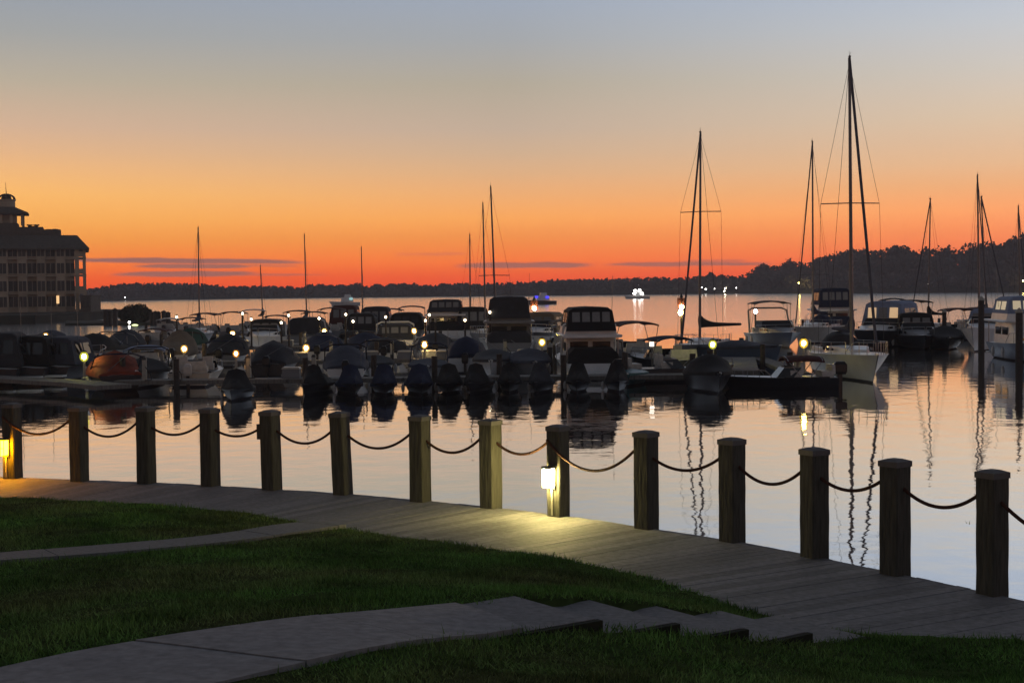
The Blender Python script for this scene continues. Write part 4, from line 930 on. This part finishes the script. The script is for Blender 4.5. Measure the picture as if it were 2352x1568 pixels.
cruiser(715, wl(715, 118), 0, 9.0, 3.2, 'big mound of charcoal canvas on a cruiser in the third row', GC, hull='grey', canvas='charcoal', kind='express', top=zt(715, 727, 118), wm='charcoal', antenna=False)
runabout(1000, wl(1000, 95), 3, 6.3, 2.4, 'green lit boat under a charcoal cover beside the tall white pole', GM, hull='white', cover='charcoal', cover_peak=.85)
cruiser(1028, wl(1028, 128), 0, 10, 3.5, 'cruiser with tall square flybridge enclosure standing against the pale water', GC, hull='white', canvas='charcoal', kind='fly', top=zt(1021, 687, 126), house='white')
cruiser(940, wl(940, 131), 0, 9.5, 3.4, 'cruiser with long flat maroon top over a dark mound, third row', GC, hull='grey', canvas='black', kind='express', top=zt(940, 716, 131), bim=None, antenna=False, wm='charcoal')
runabout(948, wl(948, 141), 2, 7, 2.8, 'motorboat with the widest flat maroon bimini of the back row', GM, hull='grey', bimini='maroon', top=zt(948, 701, 141), bim_len=.45)
cruiser(870, wl(870, 132), 0, 8.5, 3.0, 'cruiser with clear windowed canvas box in the back row', GC, hull='white', canvas='charcoal', kind='express', top=zt(870, 703, 131), antenna=False)
cruiser(1084, wl(1084, 127), 4, 9, 3.2, 'cruiser with arched black top left of the three masts', GC, hull='white', canvas='black', kind='express', top=zt(1084, 704, 126), wm='clear', antenna=False)
for x, y, d, ln, c, lab in ((447, 727, 148, .3, 'black', 'motorboat with a small low black bimini, first of the back row'), (482, 717, 140, .4, 'maroon', 'motorboat with a wide maroon bimini beside the mast nearest the hotel'),
                            (543, 714, 140, .4, 'maroon', 'motorboat with a maroon bimini left of the thin arched frame'), (586, 709, 150, .18, 'steel', 'motorboat with a bare thin arched frame in the back row'),
                            (640, 722, 140, .3, 'black', 'motorboat with low black bimini right of the shortest mast'), (690, 711, 135, .42, 'black', 'motorboat with black bimini crossing the mast in the back row'),
                            (728, 714, 146, .3, 'black', 'motorboat with small bimini just right of a back row mast'), (767, 705, 139, .36, 'maroon', 'motorboat with flat maroon bimini left of the dark hardtop'),
                            (902, 707, 146, .3, 'maroon', 'motorboat with slanted maroon bimini right of the canvas box')):
    runabout(x, wl(x, d), random.uniform(-6, 6), 6.5, 2.7, lab, GM, hull='grey', bimini=c, top=zt(x, y, d), bim_len=ln)
cruiser(799, wl(799, 146), 0, 9, 3.2, 'cruiser with a square dark hardtop in the back row', GC, hull='white', canvas='maroon', kind='express', top=zt(799, 700, 145), antenna=False)
cruiser(838, wl(838, 128), 0, 8, 2.9, 'low dark cruiser with two thin windows behind the short mast', GC, hull='dark', canvas='black', kind='express', top=zt(838, 718, 127), antenna=False, house='grey')
for x, d, hd, tp_, c, lab in ((18, 75, 8, 2.5, 'charcoal', 'dark cabin boat at the left edge behind the slanting dock'), (98, 76, 2, 2.3, 'black', 'dark cabin boat behind the slanting dock, under the farthest left lamp'), (168, 77, -4, 2.2, 'slate', 'dark cabin boat behind the slanting dock, left of the lime lamp')):
    cruiser(x, wl(x, d), hd, 7.5, 2.7, lab, GC, hull='dark', canvas=c, kind='express', top=tp_, house='dark', fb=1.0, wm='glass')
# dock boxes and power pedestals standing on the docks
bxs = [(668, 66.2), (592, 83), (690, 82.7), (852, 83.2), (930, 82.8), (985, 83.3), (1020, 82.8), (1120, 83), (1205, 83), (560, 103.3), (660, 103.3), (880, 103.3), (1000, 103.3)]
for i, (x, d) in enumerate(sorted(bxs)):
    p = W(x, d, .5); r = thing('dock_box', p, R(random.uniform(-8, 8)), '%s of the grey dock boxes from the left' % ORD[i], 'dock box', 'storage boxes on the docks')
    MB().box((0, 0, .2), (.8, .45, .4), top=.96).build('box_body', 'grey', r); MB().box((0, 0, .44), (.85, .5, .08), top=.85).build('box_lid', 'cream', r)
pds = [(330, 65.4), (400, 65.4), (570, 66.2), (720, 66.2), (760, 83.3), (640, 83.3), (900, 83.3), (1060, 83.3), (1160, 83.3), (500, 103.6), (700, 103.6), (820, 103.6)]
for i, (x, d) in enumerate(sorted(pds)):
    p = W(x, d, .5); r = thing('power_pedestal', p, R(random.uniform(-8, 8)), '%s of the slim power pedestals from the left' % ORD[i], 'power pedestal', 'power pedestals on the docks')
    MB().box((0, 0, .45), (.2, .18, .9), top=.85).build('pedestal_body', 'pedestal', r); MB().box((0, 0, .97), (.22, .2, .12), top=.6).build('pedestal_cap', 'lampmetal', r)
    MB().tube([(.06, -.1, .6), (.3, -.25, .3), (.35, -.3, .03), (.1, -.5, .03)], .02, 5).build('shore_cable', 'black', r)
# dim boats at the left
for x, d, hd, c, h_, lab in ((22, 92, 20, 'charcoal', .9, 'dim covered boat at the left edge in front of the hotel'), (76, 78, 165, 'black', .7, 'dim black boat at the far left behind the slanting dock'), (150, 92, 10, 'charcoal', .9, 'dim covered boat between the two left lamps'),
                             (118, 114, 5, 'slate', .8, 'dim slate covered boat in front of the hotel base'), (222, 97, 170, 'black', 1.0, 'dim black covered boat above the lime lamp'), (290, 106, 0, 'charcoal', 1.0, 'dim covered boat below the round bush')):
    runabout(x, wl(x, d), hd, 6.4, 2.5, lab, GM, hull='grey', cover=c, cover_peak=h_)
runabout(365, wl(365, 118), 0, 6.6, 2.6, 'dim boat with maroon canvas strip below the small piles', GM, hull='grey', bimini='maroon', top=zt(365, 752, 118))
runabout(395, wl(395, 152), 0, 6.6, 2.6, 'pale motorboat with white topped canopy right of the small piles', GM, hull='white', bimini='cream', top=zt(395, 729, 152))

# ------------------------------------------------------------------ row of covered personal watercraft at the front dock
xs = [547, 726, 803, 882, 962, 1033, 1098, 1171, 1243, 1328, 1416]
WN = ['lone dark watercraft in front of the amber lamp, apart from the row'] + [None] * 10
for i, x in enumerate(xs):
    lab = WN[i] or ('%s of the dark covered watercraft in the row, counted from the left' % ORD[i - 1])
    watercraft(x, wl(x, 60.5 if i == 0 else 63.2 + random.uniform(-.3, .3)), 180 + random.uniform(-16, 16), lab, 'covered watercraft along the front dock', random.choice(['black', 'black', 'navy', 'charcoal']) if i else 'black', 1.12 if i == 0 else random.uniform(.84, 1.1))

# ------------------------------------------------------------------ lamps
dl = [(105, 771, 103, 'L_warm', 'warm globe lamp farthest left, above its reflection in the dark water'), (193, 819, 67, 'L_lime', 'lime lamp beside the orange covered boat'), (423, 801, 82.6, 'L_warm', 'bright globe lamp left of the black covered boat'),
      (534, 766, 103, 'L_warm', 'globe lamp straight above the amber lamp'), (542, 812, 66, 'L_amber', 'small amber lamp low on the front dock'), (745, 761, 103, 'L_warm', 'bright globe lamp over the blue and navy covers'),
      (703, 799, 82.6, 'L_warm', 'brightest globe lamp, right of the big charcoal cover'), (951, 760, 103, 'L_warm', 'globe lamp above and left of the one on the tall pole'), (975, 791, 82.6, 'L_warm', 'globe lamp on a tall thin pole over the lit dock strip'),
      (1245, 786, 82.6, 'L_yellow', 'yellow lamp beside the flybridge cruiser'), (1637, 791, 72.5, 'L_lime', 'greenish lamp over the short wide pier'), (1846, 788, 66.5, 'L_yellow', 'yellow lamp at the stern of the biggest sailboat')]
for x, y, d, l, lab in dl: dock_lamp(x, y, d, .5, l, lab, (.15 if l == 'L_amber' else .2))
sm = sorted([(577, 733), (646, 741), (733, 731), (811, 738), (977, 736), (1068, 735), (663, 724), (557, 720), (886, 728), (794, 722), (406, 728), (1125, 717), (986, 723)])
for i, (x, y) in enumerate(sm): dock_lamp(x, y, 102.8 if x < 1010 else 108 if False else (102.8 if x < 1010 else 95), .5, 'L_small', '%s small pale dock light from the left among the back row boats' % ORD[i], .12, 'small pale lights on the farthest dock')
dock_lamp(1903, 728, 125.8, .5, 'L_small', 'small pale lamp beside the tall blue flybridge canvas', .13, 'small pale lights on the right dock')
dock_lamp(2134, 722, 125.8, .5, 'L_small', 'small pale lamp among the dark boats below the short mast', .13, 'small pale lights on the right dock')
# square lamp on a post by the low dark bimini
p = atd(1497, 790, 72); r = thing('post_lantern', (p.x, p.y, .3), 0, 'small square white lantern on a thin pole right of the dark red bimini', 'lamp')
MB().tube([(0, 0, 0), (0, 0, p.z - .4)], .03, 6).build('pole', 'alu', r); MB().box((0, 0, p.z - .3), (.2, .2, .22)).build('lantern', glow('lantern_pale', (1, .85, .7), 2.2), r); MB().box((0, 0, p.z - .17), (.28, .28, .04)).build('lamp_cap', 'lampmetal', r)
# lit marker posts on the water
def marker(x, ytop, ylit, d, label, two=False):
    p = atd(x, ytop, d); q = atd(x, ylit, d); r = thing('channel_marker', (p.x, p.y, 0), 0, label, 'marker post', 'lit marker posts standing in the water')
    MB().tube([(0, 0, -1), (0, 0, p.z - .3)], .09, 8).build('marker_pole', 'pile', r)
    MB().box((0, 0, p.z - .35), (.62, .12, .7)).build('marker_board', 'maroon', r)
    MB().rev([(.02, p.z), (.16, p.z + .02), (.02, p.z + .35)], (0, 0, 0), 8).build('marker_top', 'dark', r)
    MB().ell((0, -.12, q.z), (.15, .12, .17), 8, 6).build('lantern', 'L_warm_bulb', r)
    if two: MB().ell((-.1, -.16, q.z - .42), (.18, .12, .2), 8, 6).build('lantern', 'L_yellow_bulb', r)
marker(1227, 690, 708, 118, 'marker post with red board and light behind the sport cruiser')
marker(1565, 684, 705, 112, 'marker post with dark board and two lights left of the sagging sail cover', True)
p = atd(1735, 715, 112); r = thing('mooring_light', (p.x, p.y, 0), 0, 'low light on a slim post left of the lone dark cruiser', 'lamp')
MB().tube([(0, 0, -1), (0, 0, p.z - .1)], .07, 8).build('pole', 'pile', r); MB().ell((0, 0, p.z), (.16, .16, .16), 8, 6).build('lamp_globe', 'L_small_bulb', r)

# ------------------------------------------------------------------ pilings
GP = 'mooring pilings'
piling(2169, 716, 108, 'reddish piling standing between the dark boats right of the short mast', .17)
piling(2254, 688, 92, 'tall dark piling in front of the raised white bow', .2)
piling(2341, 716, 78, 'dark piling in front of the blue cruiser at the right edge', .2)
piling(1512, 818, 70.5, 'short piling behind the brown skiff', .12)
piling(900, 812, 79, 'thin piling over the gap of bright water', .09)
piling(1263, 795, 78, 'pale lit piling right of the yellow lamp', .14)
piling(1274, 790, 86, 'taller lit piling nearest the flybridge cruiser', .12)
piling(1000, 738, 92, 'tall white pole right of the lamp on the lit dock strip', .06)
for i, x in enumerate((243, 252, 264, 349, 357, 364, 376, 386)):
    piling(x, (714, 716, 711, 719, 717, 718, 716, 719)[i], 197 + (i % 2), '%s from the left of the thick dark piles by the round bush' % ORD[i], .34, 'row of thick dark piles near the hotel', False)

# ------------------------------------------------------------------ hotel on the left shore
hd = 249.0
X = lambda px_: atd(px_, 600, hd).x
Z = lambda px_, y: atd(px_, y, hd).z
sh = MB(); sp_ = [(-160, 190), (X(232), 214), (X(238), 236), (X(215), 275), (-130, 330), (-260, 330), (-260, 190)]
gzl = 1.25
sh.loft([[(x, y, -1.5) for x, y in sp_], [(x, y, gzl - .3) for x, y in sp_], [(x * .995 - .3, y + .2, gzl) for x, y in sp_]], True, True)
M['bank'] = mat('shore_bank', (0.025, 0.028, 0.018), .95, var=.4, scale=.4); struct(sh.build('shore', 'bank'))
M['stucco'] = mat('tan_stucco', (0.42, 0.37, 0.28), .9, var=.2, scale=.35)
M['trim'] = mat('stucco_trim', (0.46, 0.41, 0.32), .85, var=.15, scale=.5)
M['rooft'] = mat('dark_shingle', (0.11, 0.1, 0.085), .9, var=.25, scale=2)
M['hglass'] = mat('dark_window', (0.08, 0.075, 0.07), .6, var=.15, spec=.15)
HA = R(16.2); HS, HCs = math.sin(HA), math.cos(HA); OX = X(170)
def LX(px_, ly=0.0):
    k = X(px_) / hd
    return (k * (hd + ly * HCs) - OX + ly * HS) / (HCs - k * HS)
def LZ(px_, y, ly=0.0):
    return atd(px_, y, hd + LX(px_, ly) * HS + ly * HCs).z - gzl
H = thing('hotel', (OX, hd, gzl), HA, 'four storey tan hotel with hipped roof, rooftop cupola and open corner porches', 'hotel')
ez = LZ(200, 570); rx0 = LX(-210); body = MB()
body.box(((rx0 + 0) / 2, 9, ez / 2), (-rx0, 18, ez)); body.build('wall', 'stucco', H)
for k, (a, b) in enumerate(((128, 150), (84, 104), (40, 62), (-6, 18), (-52, -30))):
    MB().box(((LX(a) + LX(b)) / 2, -.35, ez / 2 - .3), (LX(b) - LX(a), .7, ez - .6)).build('bay', 'trim', H)
fl = [LZ(170, 707), LZ(170, 667), LZ(170, 626), LZ(170, 590)]
fl = [0.6, 3.2, 6.15, 9.0]
for c in (139, 161, 116, 73, 94, 51, 29, 6, -18, -41):
    bay = c in (139, 94, 51, 6, -41)
    for z in fl:
        yy = -.72 if bay else -.03
        wv = MB(); wv.box((LX(c), yy, z + 1.15), (1.15 if bay else 1.35, .1, 1.7)); f_ = wv.build('window', 'hglass', H)
        MB().box((LX(c), yy - .08, z + .22), (1.6, .2, .12)).build('sill', 'trim', f_)
        MB().box((LX(c), yy - .07, z + 1.15), (.07, .08, 1.7)).build('mullion', 'trim', f_)
        if not bay and c > 0 and z > 1:
            MB().box((LX(c), -.7, z - .1), (1.9, 1.2, .16)).build('balcony', 'trim', H)
lw = MB().box((LX(131), -.8, LZ(131, 688)), (.45, .1, 1.3)).build('lit_window', glow('hotel_window', (1, .6, .25), 1.1), H)
# open corner porches with columns
porchx = LX(168)
for k, z in enumerate((.25, 3.15, 6.1, 9.0)):
    MB().box((porchx + (LX(198) - LX(168)) / 2, 3.2, z), (LX(198) - LX(168), 7.2, .3)).build('porch_floor', 'trim', H)
    if k: MB().box((porchx + (LX(198) - LX(168)) / 2, -.3, z + .65), (LX(198) - LX(168) - .4, .12, .9)).build('railing', 'stucco', H)
for cx_, wd in ((176.5, 9), (193.5, 7)):
    for yy in (-.1, 6.4): MB().box((LX(cx_), yy, ez / 2), (wd * .0733, .7, ez - .02)).build('column', 'stucco', H)
# hipped roof with flat top
rt = LZ(178, 540, 3.5); e0, e1 = LX(205.5, -1.4), LX(178, 3.5)
rf = MB(); rf.loft([[(rx0 - 1, -1.4, ez - .25), (e0, -1.4, ez - .25), (e0, 19.4, ez - .25), (rx0 - 1, 19.4, ez - .25)], [(rx0 - 1, -1.4, ez), (e0, -1.4, ez), (e0, 19.4, ez), (rx0 - 1, 19.4, ez)], [(rx0 - 1, 3.5, rt), (e1, 3.5, rt), (e1, 15, rt), (rx0 - 1, 15, rt)]], True, True)
roof = rf.build('roof', 'rooft', H)
def roofbox(a, b, yt, yb, nm): MB().box(((LX(a) + LX(b)) / 2, 8, (LZ(a, yt, 4.5) + LZ(a, yb, 4.5)) / 2 - .3), (LX(b) - LX(a), 7, LZ(a, yt, 4.5) - LZ(a, yb, 4.5) + .6)).build(nm, 'rooft', roof)
roofbox(98, 140, 527, 541, 'parapet'); roofbox(40, 99, 521, 541, 'parapet'); roofbox(-210, 40, 512, 541, 'parapet')
for a, yt, yb in ((70, 512, 521), (85.5, 512, 521), (78, 516, 521), (113, 523, 528), (128, 522.5, 528), (120, 525, 528)):
    zb, z1 = LZ(a, yb, 6) - .2, LZ(a, yt); MB().rev([(.3, zb), (.28, z1 - .25), (.5, z1 - .2), (.5, z1)], (LX(a, 6), 6, 0), 8).build('vent', 'rooft', roof)
# cupola
cxx = LX(18, 8); kz = lambda y: LZ(18, y, 8)
cu = MB(); hw = LX(52) - LX(0); 
cu.loft([[(cxx - s_, 8 - s_, z_), (cxx + s_, 8 - s_, z_), (cxx + s_, 8 + s_, z_), (cxx - s_, 8 + s_, z_)] for s_, z_ in ((hw * .98, kz(494)), (hw * 1.0, kz(490)), (hw * .42, kz(477)), (hw * .38, kz(476)))], True, True)
cup = cu.build('cupola_roof', 'rooft', H)
for sx_ in (-1, -.33, .33, 1):
    for sy_ in (-1, 1): MB().box((cxx + sx_ * hw * .72, 8 + sy_ * hw * .72, (kz(512) + kz(492)) / 2 - .3), (.42, .42, kz(492) - kz(512) + .6)).build('cupola_column', 'stucco', cup)
MB().box((cxx, 8, kz(503)), (hw * .9, hw * .9, kz(492) - kz(512))).build('cupola_core', 'stucco', cup)
rr = 1.42; MB().rev([(rr, kz(478)), (rr * 1.0, kz(462)), (rr * 1.1, kz(461)), (rr * 1.1, kz(458.5))], (cxx, 8, 0), 16).build('cupola_drum', 'stucco', cup)
dm = MB()
for a in range(6):
    ang = PI * a / 6; dm.tube([(cxx + rr * math.cos(t) * math.cos(ang), 8 + rr * math.cos(t) * math.sin(ang), kz(459) + (kz(446) - kz(459)) * math.sin(t)) for t in [PI * j / 12 for j in range(13)]], .11, 5)
dm.rev([(.75, kz(459)), (.8, kz(452)), (.5, kz(447.5)), (.05, kz(446))], (cxx, 8, 0), 10); dm.build('cupola_dome', 'rooft', cup)
MB().tube([(cxx, 8, kz(446.5)), (cxx - .1, 8, kz(418))], .08, 6, .02).build('spire', 'rooft', cup)
an = thing('shore_pavilion', (X(214), 244, gzl), 0, 'low dark flat roofed building joined to the foot of the hotel', 'building')
MB().box((0, 3, 1.3), (1.7, 6, 2.6)).build('wall', 'rooft', an); MB().box((0, 3, 2.66), (1.9, 6.3, .16)).build('roof', 'rooft', an)
for z_, xx in ((1.3, -.35), (1.3, .4)): MB().box((xx, -.03, z_), (.45, .08, 1.1)).build('window', 'hglass', an)

# ------------------------------------------------------------------ trees
def leafcloud(c, r, n, size, seed, shell=.55, flat=.0):
    g = np.random.default_rng(seed); v = g.normal(size=(n, 3)); v /= np.linalg.norm(v, axis=1)[:, None]
    k = 7; cen = g.normal(size=(k, 3)); cen /= np.linalg.norm(cen, axis=1)[:, None]
    bump_ = .78 + .34 * np.max(np.clip((v @ cen.T - .55) / .45, 0, 1), axis=1)
    rad = (shell + (1 - shell) * g.uniform(0, 1, n) ** .5) * bump_
    p = v * rad[:, None] * np.array(r) + np.array(c)
    a = g.normal(size=(n, 3)); a /= np.linalg.norm(a, axis=1)[:, None]; b = np.cross(a, g.normal(size=(n, 3))); b /= np.linalg.norm(b, axis=1)[:, None] + 1e-9
    s_ = (g.uniform(.6, 1.3, n) * size)[:, None]
    q = np.stack([p - a * s_ * .5, p + b * s_ * .45, p + a * s_ * .6, p - b * s_ * .4], 1)
    return q.reshape(-1, 3)
M['foliage'] = mat('dark_foliage', (0.05, 0.058, 0.04), .9, var=.4, scale=.3, island=True, spec=.1)
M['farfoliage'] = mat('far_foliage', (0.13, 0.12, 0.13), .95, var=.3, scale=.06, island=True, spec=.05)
M['bark'] = mat('bark', (0.05, 0.04, 0.032), .9, var=.3, bump=.4)
bx = atd(313, 745, 203); t = thing('bush_tree', (bx.x, bx.y, .25), 0, 'round dark bushy tree on the shore right of the hotel, lamp glowing under it', 'tree')
zt0 = atd(313, 697, 203).z - .25
sp = MB(); pl_ = [W(150, 200), W(398, 199), W(404, 206), W(390, 216), W(150, 220)]; sp.loft([[(p.x, p.y, -1) for p in pl_], [(p.x, p.y, .1) for p in pl_], [(p.x, p.y + .3, .3) for p in pl_]], True, True); struct(sp.build('shore_spit', 'bank'))
q = np.concatenate([leafcloud((dx_, dy_, zt0 * hh), (rr_, rr_, zt0 * (.42 if rr_ > 1.3 else .38)), 1500, .3, 50 + i, .3) for i, (dx_, dy_, hh, rr_) in enumerate(((0, 0, .58, 1.7), (-1.25, .2, .36, 1.15), (1.2, -.2, .38, 1.2), (.2, .6, .45, 1.6)))])
npmesh('crown', q, np.arange(len(q)).reshape(-1, 4), 'foliage', t)
MB().tube([(0, 0, -.2), (.05, 0, zt0 * .4), (.1, .05, zt0 * .7)], .14, 7, .05).build('trunk', 'bark', t)
p = atd(310, 748, 197.5); r = thing('garden_light', (p.x, p.y, .2), 0, 'yellow green light glowing under the round bush', 'lamp')
MB().tube([(0, 0, -1), (0, 0, p.z - .25)], .06, 6).build('pole', 'lampmetal', r); MB().ell((0, 0, p.z - .2), (.5, .2, .22), 8, 6).build('lamp_globe', glow('garden_glow', (.75, .85, .35), 2.5), r)
p = atd(297, 740, 198); r = thing('garden_light', (p.x, p.y, .2), 0, 'tiny white light left of the glow under the round bush', 'lamp')
MB().tube([(0, 0, -1), (0, 0, p.z - .2)], .05, 6).build('pole', 'lampmetal', r); MB().ell((0, 0, p.z - .2), (.16, .16, .16), 8, 6).build('lamp_globe', 'L_white', r)

# far wooded shore: skyline heights read along the shore
prof = [(-400, 668), (0, 668), (120, 667), (209, 664), (255, 655), (340, 650.5), (455, 651.5), (496, 655), (527, 659), (560, 657), (610, 657), (652, 658), (698, 660), (714, 655), (745, 658), (785, 655), (822, 652), (850, 658), (867, 653), (882, 658), (918, 651), (930, 650.5), (965, 653), (1000, 656), (1020, 652), (1060, 650.5),
        (1100, 653), (1150, 651), (1180, 648), (1230, 647), (1260, 644), (1310, 640.5), (1350, 641), (1400, 640), (1440, 639), (1480, 636.5), (1520, 638), (1560, 640), (1600, 636), (1660, 633), (1700, 634), (1720, 628), (1735, 618), (1765, 608), (1790, 613), (1812, 600), (1850, 608), (1870, 600), (1890, 590), (1920, 580), (1960, 572), (2010, 577), (2030, 572), (2060, 564),
        (2090, 570), (2110, 578), (2130, 571), (2180, 568), (2200, 576), (2230, 564), (2280, 556), (2300, 560), (2330, 546), (2352, 537), (2450, 520), (2800, 500)]
basep = [(-400, 694), (205, 692), (400, 688), (600, 685), (800, 683), (1100, 680), (1300, 678), (1500, 676), (1700, 674), (2000, 673), (2352, 671), (2800, 668)]
px_, py_ = zip(*prof); bx_, by_ = zip(*basep)
def sh_d(x): return HC * F / (np.interp(x, bx_, by_) - (662 - 0.01047 * (x - 1176)))
hv = []; hx = np.arange(-400, 2801, 20)
for x in hx:
    d = sh_d(x); yt = np.interp(x, px_, py_); top = zt(x, yt, d + 60); g_ = max(1.0, top - 7.5)
    hv.append([W(x, d - 2, -1), W(x, d, .8), W(x, d + 30, 1 + .3 * g_), W(x, d + 60, g_), W(x, d + 160, g_ + 1), W(x, d + 230, -1)])
hm = MB(); hm.loft(hv, False); struct(hm.build('hills', 'bank'))
qs = []; sd = 100
for x in np.arange(-380, 2790, 7.0):
    for row in range(3):
        xx = x + random.uniform(-5, 5); d = sh_d(xx) + (8, 32, 62)[row] + random.uniform(-6, 6)
        yt = np.interp(xx, px_, py_) + (1.0 if row == 2 else random.uniform(0, 6) if row == 1 else 0)
        top = zt(xx, yt, sh_d(xx) + 60) * (1 if row == 2 else (.82 if row == 1 else 1)) * 1.0
        if row == 0: top = min(top * .8, random.uniform(7, 12))
        h = min(max(6, top * .75), random.uniform(9, 14)); rr_ = h * random.uniform(.34, .5)
        c = W(xx, d, top - h * .45); sd += 1
        qs.append(leafcloud(tuple(c), (rr_, rr_, h * .52), 85 if row == 2 else 55, 1.9, sd, .25))
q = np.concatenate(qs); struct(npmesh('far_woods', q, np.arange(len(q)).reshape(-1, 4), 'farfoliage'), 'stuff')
tl = [(714, 653), (738, 652), (761, 653), (785, 653), (822, 650), (867, 651.5), (901, 650), (1020, 650), (1634, 624), (1752, 602), (1814, 593), (1884, 590), (1957, 569), (2060, 560.5), (2245, 558), (2330, 541)]
tl_lab = ['first of the rounded trees in the gap toothed far treeline, from the left', 'second of the rounded trees in the gap toothed far treeline', 'third of the rounded trees in the gap toothed far treeline', 'fourth of the rounded trees in the gap toothed far treeline', 'broad tree crown on the far shore behind the short mast', 'rounded far shore tree right of the broad crown',
          'wide far shore tree above the canvas box boat', 'far shore tree above the square flybridge enclosure', 'single tall tree poking above the low shore by the sagging sail cover', 'tree at the low end of the wooded rise, standing clear', 'dome crowned tree next to the one at the low end of the rise', 'tree right of the white bowed sailboat mast on the rise',
          'tree crown between two masts on the wooded rise', 'tall bumpy crown right of the tallest mast on the rise', 'tree behind the close pair of masts on the rise', 'highest tree on the wooded rise by the right edge']
for i, ((x, y), lab) in enumerate(zip(tl, tl_lab)):
    d = sh_d(x) + 58; b = W(x, d, 0); top = zt(x, y, d); h = 15.0 if x > 1700 else 12.0 if x != 1634 else 9
    rr_ = (4.2 if x > 1700 else 3.6 if x != 1634 else 2.0); g0 = max(.8, top - h)
    t = thing('tree', (b.x, b.y, g0), 0, lab, 'tree', 'separate trees along the far skyline')
    q = np.concatenate([leafcloud((dx_ * rr_, dy_ * rr_, (top - g0) * hh), (rr_ * k_, rr_ * k_, (top - g0) * .3 * k_), 160, 1.5, 900 + 7 * i + j, .3) for j, (dx_, dy_, hh, k_) in enumerate(((0, 0, .72, .9), (-.5, .1, .58, .8), (.5, -.1, .6, .85), (0, .3, .5, .9)))])
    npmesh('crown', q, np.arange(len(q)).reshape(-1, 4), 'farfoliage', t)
    MB().tube([(0, 0, -1), (.2, 0, (top - g0) * .4), (.1, .2, (top - g0) * .75)], .35, 6, .12).build('trunk', 'bark', t)

# evening haze over the bay
hz = MB(); hz.box((0, 450, 22), (2520, 1500, 48)); ho = hz.build('haze', 'water'); ho['kind'] = 'stuff'
hmat = bpy.data.materials.new('evening_haze'); hmat.use_nodes = True; hn = hmat.node_tree.nodes; hn.clear()
hout = hn.new('ShaderNodeOutputMaterial'); pv = hn.new('ShaderNodeVolumePrincipled'); pv.inputs['Color'].default_value = (.88, .88, .95, 1); pv.inputs['Density'].default_value = HAZE
hmat.node_tree.links.new(pv.outputs[0], hout.inputs['Volume']); ho.data.materials.clear(); ho.data.materials.append(hmat)
# lights and boats far out
def farboat(x, y, d, label, lens, n=1, hull='white', L=9):
    r = mkroot('cabin_cruiser', x, wl(x, d), 95, label, 'motor yacht', 'boats out on the open water')
    half, sheer, rake = add_hull(r, L, 3, 1.2, .9, hull)
    MB().box((0, -.3, 1.7), (2.2, L * .45, 1.3), top=.85).build('cabin', 'white', r)
    MB().box((0, -.5, 2.75), (1.7, L * .25, .8), top=.8).build('bridge', 'white', r)
    if n:
        for dx_, z_ in ((-1.2, 1.9), (1.3, 2.0), (-.4, 3.3), (1.0, 3.1))[:n]: MB().ell((-1.15, dx_ * 1.2, z_), (.25, .55, .38), 8, 6).build('light', lens, r)
farboat(1465, 683, 560, 'white motor yacht far out, dazzling with white lights', 'L_white', 4)
farboat(795, 690, 420, 'small pale cyan boat out beyond the dark hardtop', 'L_cyan', 1, L=8)
farboat(1244, 697, 400, 'distant boat glowing blue by the marker post', 'L_blue', 2, 'dark', 8)
for i, (x, y, l) in enumerate(((287, 683, 'L_white'), (1621, 664, 'L_white'), (1641, 663, 'L_white'), (1612, 660, 'L_white'), (1666, 662, 'L_small_bulb'), (1691, 661, 'L_white'), (1836, 650, 'L_yellow_bulb'), (2133, 651, 'L_white'), (2350, 645, 'L_yellow_bulb'), (1664, 668, 'L_small_bulb'))):
    d = float(sh_d(x)) - 2; p = atd(x, y, d); nm = ['lone tiny white light on the far left shore', 'brightest shore light behind the sagging sail cover', 'shore light just right of the brightest one', 'faint shore light just left of the brightest one', 'upper of two shore lights stacked right of the sailboat', 'shore light farthest right on the low point', 'yellow light low on the wooded rise', 'tiny white light in the dark trees right of the short mast', 'yellow light in the trees at the right edge', 'lower of two shore lights stacked right of the sailboat'][i]
    r = thing('shore_light', (p.x, p.y, .8), 0, nm, 'light', 'lights along the far shore'); rr_ = .45 if i in (1, 6) else .28
    MB().tube([(0, 0, -1), (0, 0, p.z - .8)], .15, 6).build('pole', 'pile', r); MB().ell((0, 0, p.z - .8), (rr_, rr_, rr_), 8, 6).build('lamp_globe', l, r)
for i, x in enumerate((1480, 1488, 1520, 1533, 1545, 1556)):
    p = W(x, float(sh_d(x)) - 12, .0); r = thing('boathouse', (p.x, p.y, 0), 0, '%s dark boathouse from the left on the low far point' % ORD[i], 'boathouse', 'boathouses on the far point')
    MB().box((0, 0, 1.3), (2.2 + .5 * (i % 2), 4, 2.6)).build('wall', 'pile', r); MB().box((0, 0, 2.9), (2.9, 4.6, .7), top=.25).build('roof', 'rooft', r)

# ------------------------------------------------------------------ render settings
cy = sc.cycles
try:
    cy.use_denoising = True; cy.denoiser = 'OPENIMAGEDENOISE'
except Exception: pass
cy.max_bounces = 5; cy.diffuse_bounces = 2; cy.glossy_bounces = 3; cy.transmission_bounces = 2
cy.sample_clamp_indirect = 6.0; cy.use_light_tree = True
cy.caustics_reflective = True; cy.caustics_refractive = False
